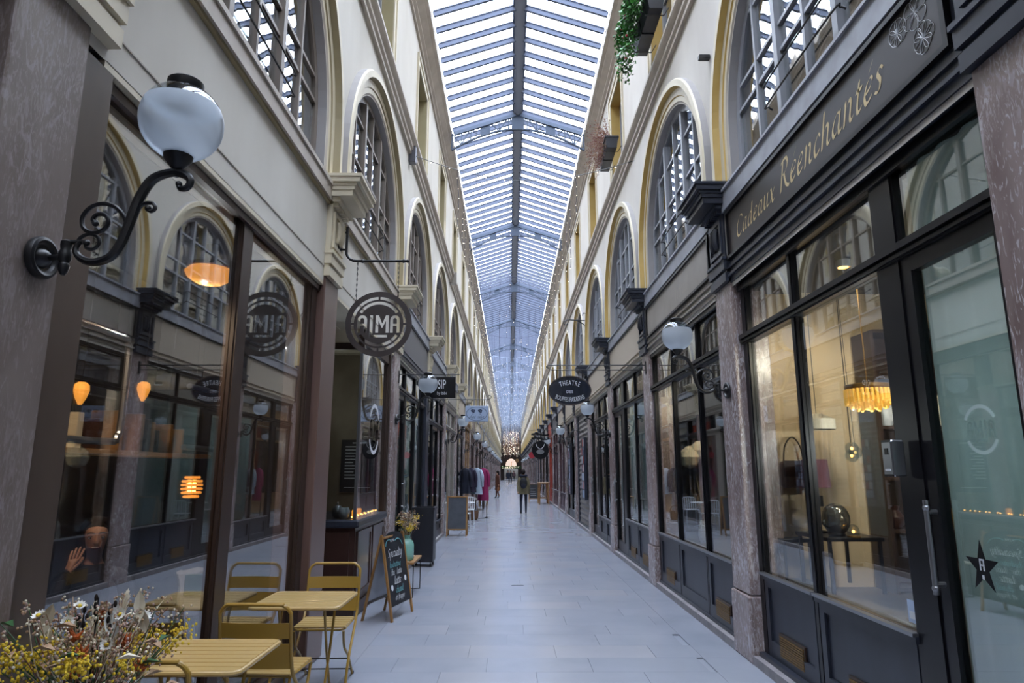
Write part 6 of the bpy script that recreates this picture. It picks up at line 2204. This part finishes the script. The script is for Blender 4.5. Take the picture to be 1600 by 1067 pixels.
# ------------------------------------------------------------------ cafe interior (left, nearest)
b = MB()
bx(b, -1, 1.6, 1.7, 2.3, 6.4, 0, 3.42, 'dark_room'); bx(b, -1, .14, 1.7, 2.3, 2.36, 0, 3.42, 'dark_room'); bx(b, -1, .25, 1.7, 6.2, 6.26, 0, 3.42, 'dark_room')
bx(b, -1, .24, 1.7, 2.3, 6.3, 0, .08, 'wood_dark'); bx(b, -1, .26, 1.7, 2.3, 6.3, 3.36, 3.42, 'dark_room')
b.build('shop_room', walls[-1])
t = thing('wall_shelf', 'long oak shelf inside the cafe window', 'shelf', (-2.85, 4.6, 1.76))
b = MB(); b.bbox(-.24, .12, -1.9, 1.5, 0, .035, .005, 'oak'); b.build('plank', t)
b = MB()
for y in (-1.5, -.4, .6, 1.3): b.bar((-.22, y, 0), (-.22, y, 1.6), .02, .02, 'iron')
b.build('support', t)
rr = random.Random(15)
y = -1.5
i = 0
bk = ['oak', 'wood_frame', 'leather_brown', 'feather', 'beige_wall', 'brown']
while y < 1.2:
    w_ = rr.uniform(.03, .07); hh = rr.uniform(.16, .3)
    m = rr.choice(bk)
    t = thing('book', '%s book or box, number %s from the near end of the oak cafe shelf' % ({'oak': 'light brown', 'wood_frame': 'tan', 'leather_brown': 'dark brown', 'feather': 'cream', 'beige_wall': 'beige', 'brown': 'brown'}[m], ['one', 'two', 'three', 'four', 'five', 'six', 'seven', 'eight', 'nine', 'ten', 'eleven', 'twelve', 'thirteen', 'fourteen', 'fifteen', 'sixteen', 'seventeen', 'eighteen', 'nineteen', 'twenty'][i]), 'book', (-2.88, 4.6 + y, 1.795), group='books and boxes on the oak cafe shelf')
    b = MB(); b.bbox(-.12, .1, 0, w_, 0, hh, .004, m); b.build('cover', t)
    b = MB(); b.box(-.115, .098, .006, w_ - .006, hh - .004, hh + .001, 'paper'); b.build('pages', t)
    y += w_ + rr.choice([.02, .05, .16, .2]); i += 1
def cone_pendant(y, z, label, x=-2.55):
    t = thing('pendant_lamp', label, 'pendant lamp', (x, y, z))
    b = MB(); b.lathe([(.01, -.075), (.03, -.035), (.044, .012), (.04, .045), (.022, .06)], (0, 0, 0), 'amber', 9); b.sm = [False] * len(b.sm); b.build('lamp_shade', t)
    b = MB(); b.tube([(0, 0, .09), (0, 0, 3.34 - z)], .004, 'iron', 5); b.build('cord', t)
cone_pendant(3.9, 2.11, 'nearer of two amber cone pendants in the cafe')
cone_pendant(4.56, 2.2, 'farther of two amber cone pendants in the cafe')
t = thing('ceiling_lamp', 'oval amber glass ceiling lamp glowing in the cafe', 'ceiling lamp', (-2.3, 4.85, 3.14))
b = MB(); b.lathe([(.02, -.09), (.1, -.08), (.16, -.04), (.18, 0), (.15, .03)], (0, 0, 0), 'amber', 28); b.build('lamp_shade', t)
b = MB(); b.lathe([(.15, .03), (.16, .035), (.16, .06), (.05, .07), (.05, .22)], (0, 0, 0), 'brass', 24); b.build('mount', t)
lamp_or_fill_light('glow_or_fill', (-2.42, 4.98, 2.95), 12, '#ffc888', t, .1)
lamp_or_fill_light('glow_or_fill', (-2.15, 3.2, 2.9), 105, '#ffdcb8', t, .05, (-2.6, 4.35, 1.2))  # added fill spot aimed at the seated woman, not the ceiling lamp's
t = thing('lantern', 'ribbed amber glass lantern hanging low in the cafe', 'lantern', (-2.55, 5.4, 1.52))
b = MB()
for z, r in ((-.07, .05), (-.04, .066), (-.01, .072), (.02, .072), (.05, .068), (.08, .05)):
    b.tube([(r * math.cos(2 * PI * i / 18), r * math.sin(2 * PI * i / 18), z) for i in range(18)], .011, 'amber', 6, closed=True)
b.build('ribs', t)
b = MB()
for i in range(4): b.tube([(.025 * math.cos(i * 1.57), .025 * math.sin(i * 1.57), -.04), (.025 * math.cos(i * 1.57), .025 * math.sin(i * 1.57), .06)], .007, 'bulb', 6)
b.build('filament', t)
b = MB(); b.tube([(0, 0, .09), (0, 0, 1.8)], .004, 'iron', 5); b.build('cord', t)
lamp_or_fill_light('glow_or_fill', (-2.55, 5.0, 1.4), 4, '#ffb060', t, .08)
for i, (y0, y1, z0, z1) in enumerate(((3.3, 4.25, 1.83, 2.5), (5.1, 5.75, 1.83, 2.3))):
    t = thing('tube_rail', ['rounded grey steel tube rail above the cafe shelf, nearer one', 'rounded grey steel tube rail above the cafe shelf, farther one'][i], 'rail', (-2.5, 0, 0))
    b = MB(); b.tube(smooth_path([(0, y0, z1), (0, y1 - .12, z1), (0, y1 - .03, z1 - .03), (0, y1, z1 - .12), (0, y1, z0 + .12), (0, y1 - .03, z0 + .03), (0, y1 - .12, z0), (0, y0, z0)], 4), .022, 'steel', 8); b.build('tube', t)
    b = MB()
    for y in (y0 + .1, y1 - .15): b.tube([(0, y, z1), (0, y, 3.36)], .006, 'iron', 5)
    b.build('hanger', t)
t = thing('stool', 'dark wooden stool under the woman seated in the cafe', 'stool', (-2.62, 4.33, .08))
b = MB(); b.lathe([(.16, .40), (.17, .41), (.17, .43), (.16, .44)], (0, 0, 0), 'wood_dark', 20); b.build('seat', t)
for i in range(4):
    b = MB(); a_ = PI / 4 + i * PI / 2; b.tube([(.1 * math.cos(a_), .1 * math.sin(a_), .40), (.16 * math.cos(a_), .16 * math.sin(a_), 0)], .014, 'wood_dark', 6); b.build('leg', t)
t = thing('person', 'smiling dark-haired woman in black seated behind the cafe glass, hand raised to her cheek', 'person', (-2.62, 4.33, .08), math.radians(-148))
J = [(0, 0, .53), (0, -.02, .66), (0, .0, .84), (0, .0, .955), (0, .0, 1.03), (0, .05, 1.098), (0, .045, 1.175), (0, .035, 1.235),
     (.09, .04, .5), (.11, .36, .5), (.12, .36, .1), (.12, .46, .04), (-.09, .04, .5), (-.11, .36, .5), (-.12, .36, .1), (-.12, .46, .04),
     (.17, .0, .92), (.22, .1, .68), (.17, .2, .86), (.135, .155, .97),
     (-.17, .0, .92), (-.23, .08, .67), (-.1, .26, .6), (-.04, .3, .6)]
E_ = [(0, 1), (1, 2), (2, 3), (3, 4), (4, 5), (5, 6), (6, 7), (0, 8), (8, 9), (9, 10), (10, 11), (0, 12), (12, 13), (13, 14), (14, 15), (3, 16), (16, 17), (17, 18), (18, 19), (3, 20), (20, 21), (21, 22), (22, 23)]
R_w = [(.15, .12), (.13, .1), (.15, .1), (.075, .06), (.042, .042), (.052, .058), (.074, .086), (.066, .076), .08, .06, .045, .035, .08, .06, .045, .035, .055, .042, .032, .026, .055, .042, .032, .028]
body = skin('body', J, E_, R_w, lambda c: 'skin' if (c.z > .995 or (c.y > .24 and c.x > -.09 and c.x < .02 and c.z > .55)) else 'black_cloth', t)
def front_y(x, z):
    hit, p, n, i = body.ray_cast((x, 1, z), (0, -1, 0))
    return p.y if hit else .11
zc = 1.165
b = MB(); b.ball((0, front_y(0, zc - .03) - .002, zc - .03), .016, 'skin', 10, 8, .8, 1.1, 1.0); b.tube([(0, front_y(0, zc + .02) - .004, zc + .02), (0, front_y(0, zc - .02) + .006, zc - .025)], [.007, .010], 'skin', 8); b.build('nose', t)
for sx in (-1, 1):
    y_ = front_y(sx * .03, zc)
    b = MB(); b.ball((sx * .03, y_ - .006, zc), .0125, 'white', 10, 8, 1.15, .8, .75); b.ball((sx * .03, y_ + .001, zc), .0065, 'eye', 8, 6, 1, .8, 1); b.tube(smooth_path([(sx * .046, y_ - .001, zc + .004), (sx * .03, y_ + .005, zc + .011), (sx * .014, y_ + .001, zc + .003)], 3), .0022, 'hair', 5); b.build('eye', t)
    b = MB(); b.tube(smooth_path([(sx * .05, front_y(sx * .05, zc + .024) + .001, zc + .022), (sx * .032, front_y(sx * .032, zc + .03) + .002, zc + .031), (sx * .012, front_y(sx * .012, zc + .026) + .002, zc + .026)], 3), .0035, 'hair', 5); b.build('eyebrow', t)
    b = MB(); b.ball((sx * .078, .03, zc - .012), .02, 'skin', 8, 6, .35, .7, 1.2); b.build('ear', t)
zm = zc - .062
b = MB()
b.tube(smooth_path([(-.028, front_y(-.028, zm + .008) + .001, zm + .008), (-.012, front_y(-.012, zm) + .003, zm), (0, front_y(0, zm) + .004, zm - .002), (.012, front_y(.012, zm) + .003, zm), (.028, front_y(.028, zm + .008) + .001, zm + .008)], 3), [.0025, .004, .0055, .006, .006, .006, .006, .006, .006, .0055, .005, .004, .0025], 'lip', 6)
b.tube([(-.018, front_y(-.018, zm + .003) + .004, zm + .004), (0, front_y(0, zm + .002) + .0065, zm + .0015), (.018, front_y(.018, zm + .003) + .004, zm + .004)], .0025, 'white', 5)
b.build('mouth', t)
b = MB()
b.ball((0, -.008, 1.21), .094, 'hair', 18, 12, .92, 1.0, .85); b.ball((0, -.035, 1.12), .085, 'hair', 14, 10, 1, .7, 1.5)
for sx in (-1, 1): b.tube(smooth_path([(sx * .045, .06, 1.27), (sx * .084, .04, 1.2), (sx * .074, .04, 1.08), (sx * .085, .055, .95)], 4), [.022] * 6 + [.028] * 4 + [.02] * 3, 'hair', 8)
b.build('hair', t)
# raised hand, fingers curled along the cheek
palm = Vector((.125, .145, .985))
FV, FE, FRr = [(.135, .155, .97), (.115, .14, 1.02), (.10, .133, 1.05)], [(0, 1), (1, 2)], [(.024, .014), (.034, .016), (.032, .013)]
for j, (ox, L) in enumerate(((-.024, .062), (-.008, .072), (.009, .067), (.025, .05))):
    base_ = Vector((.102 + ox, .135, 1.045))
    k0 = len(FV)
    for q, (f, dy) in enumerate(((0, 0), (.4, -.004), (.75, -.016), (1, -.03))):
        FV.append(tuple(base_ + Vector((-.006 * q + ox * .25 * f, dy, L * f)))); FRr.append(.0085 - .0009 * q)
    FE += [(2, k0), (k0, k0 + 1), (k0 + 1, k0 + 2), (k0 + 2, k0 + 3)]
k0 = len(FV)
for p in ((.085, .15, 1.01), (.066, .152, 1.035), (.056, .146, 1.06)): FV.append(p); FRr.append(.0095)
FE += [(0, k0), (k0, k0 + 1), (k0 + 1, k0 + 2)]
skin('hand', FV, FE, FRr, lambda c: 'skin', t, 2)
t = thing('side_table', 'dark small table just inside the cafe glass under the white paper bag', 'table', (-2.2, 4.85, .08))
b = MB(); b.lathe([(.2, .6), (.21, .605), (.21, .625), (.2, .63)], (0, 0, 0), 'wood_dark', 24); b.build('tabletop', t)
b = MB(); b.lathe([(.14, 0), (.14, .015), (.02, .03), (.02, .6)], (0, 0, 0), 'iron', 16); b.build('pedestal', t)
t = thing('paper_bag', 'crumpled white paper bag with a green panel standing inside the cafe glass', 'bag', (-2.2, 4.85, .71), .4)
b = MB()
rr = random.Random(2)
n = 16
rings = [(.1, .06, 0), (.11, .065, .08), (.105, .06, .16), (.13, .07, .25)]
vs = [((a_ + rr.uniform(-.012, .012)) * math.copysign(abs(math.cos(2 * PI * i / n)) ** .5, math.cos(2 * PI * i / n)), (c_ + rr.uniform(-.012, .012)) * math.copysign(abs(math.sin(2 * PI * i / n)) ** .5, math.sin(2 * PI * i / n)), z + rr.uniform(-.012, .02) * (z > .2)) for a_, c_, z in rings for i in range(n)]
b.add(vs, [(r * n + i, r * n + (i + 1) % n, r * n + n + (i + 1) % n, r * n + n + i) for r in range(3) for i in range(n)] + [list(range(n))[::-1]], 'paper')
b.build('body', t)
b = MB(); b.bbox(-.07, .07, -.078, -.066, .1, .24, .004, 'leaf_dark'); b.build('panel', t)
# crockery behind the entrance counter glass
for i, (x, y, m, lb) in enumerate(((-1.98, 8.1, 'white', 'white tea bowl in the counter window, by the corner'), (-2.1, 8.25, 'steel', 'metal teapot in the counter window'), (-1.93, 8.42, 'amber', 'small amber jar in the counter window'), (-1.95, 8.75, 'amber', 'second amber jar further along the counter window'))):
    t = thing('tableware', lb, 'tableware', (x, y, 1.09))
    b = MB(); b.lathe([(.03, 0), (.06, .03), (.07, .09), (.05, .13)] if i < 2 else [(.03, 0), (.035, .01), (.035, .08), (.02, .09)], (0, 0, 0), m, 16); b.build('body', t)
    if i == 1:
        b = MB(); b.tube(smooth_path([(.06, 0, .05), (.11, 0, .08), (.13, 0, .13)], 3), .012, m, 8); b.build('spout', t)
        b = MB(); b.lathe([(.05, .13), (.03, .15), (.01, .155), (.014, .18), (.002, .19)], (0, 0, 0), m, 14); b.build('lid', t)
t = thing('fairy_lights', 'string of tiny warm lights along the counter window ledge', 'string light', (0, 0, 0))
b = MB(); P = [(CX - .1 - .02 * math.sin(i * 1.7), 8.1 + i * .05, 1.1) for i in range(30)]; b.tube(P, .003, 'iron', 4); b.build('wire', t)
b = MB()
for p in P[::2]: b.ball((p[0], p[1], p[2] + .012), .009, 'bulb', 6, 4)
b.build('bulbs', t, kind='stuff')
lamp_or_fill_light('glow_or_fill', (-2.4, 8.9, 2.6), 5, '#ffca90', t, .1)

t = thing('added_lamp', 'added lamp brightening the teal curtains of the grey-fascia shop on the left', 'lamp', (-2.8, 12.4, 3.3))  # housing and light added to brighten the curtained panes
b = MB(); b.lathe([(.06, 0), (.07, .01), (.07, .06)], (0, 0, 0), 'white', 14); b.build('housing', t)
lamp_or_fill_light('glow_or_fill', (-2.8, 12.4, 2.4), 60, '#f2f6f4', t, .15)
t = thing('added_lamp', 'added lamp brightening the teal-curtained door of the third right shop', 'lamp', (3.2, 12.8, 3.3))  # added unseen light so the curtained panes read lighter
b = MB(); b.lathe([(.06, 0), (.07, .01), (.07, .06)], (0, 0, 0), 'white', 14); b.build('housing', t)
lamp_or_fill_light('glow_or_fill', (3.2, 12.8, 2.4), 60, '#f6f2e8', t, .15)
t = thing('added_lamp', 'added lamp brightening the fourth right shop before the grey shutter', 'lamp', (3.2, 15.6, 3.3))  # added unseen light to lift the dark shop interior
b = MB(); b.lathe([(.06, 0), (.07, .01), (.07, .06)], (0, 0, 0), 'white', 14); b.build('housing', t)
lamp_or_fill_light('glow_or_fill', (3.2, 15.6, 2.4), 50, '#f6f2e8', t, .15)
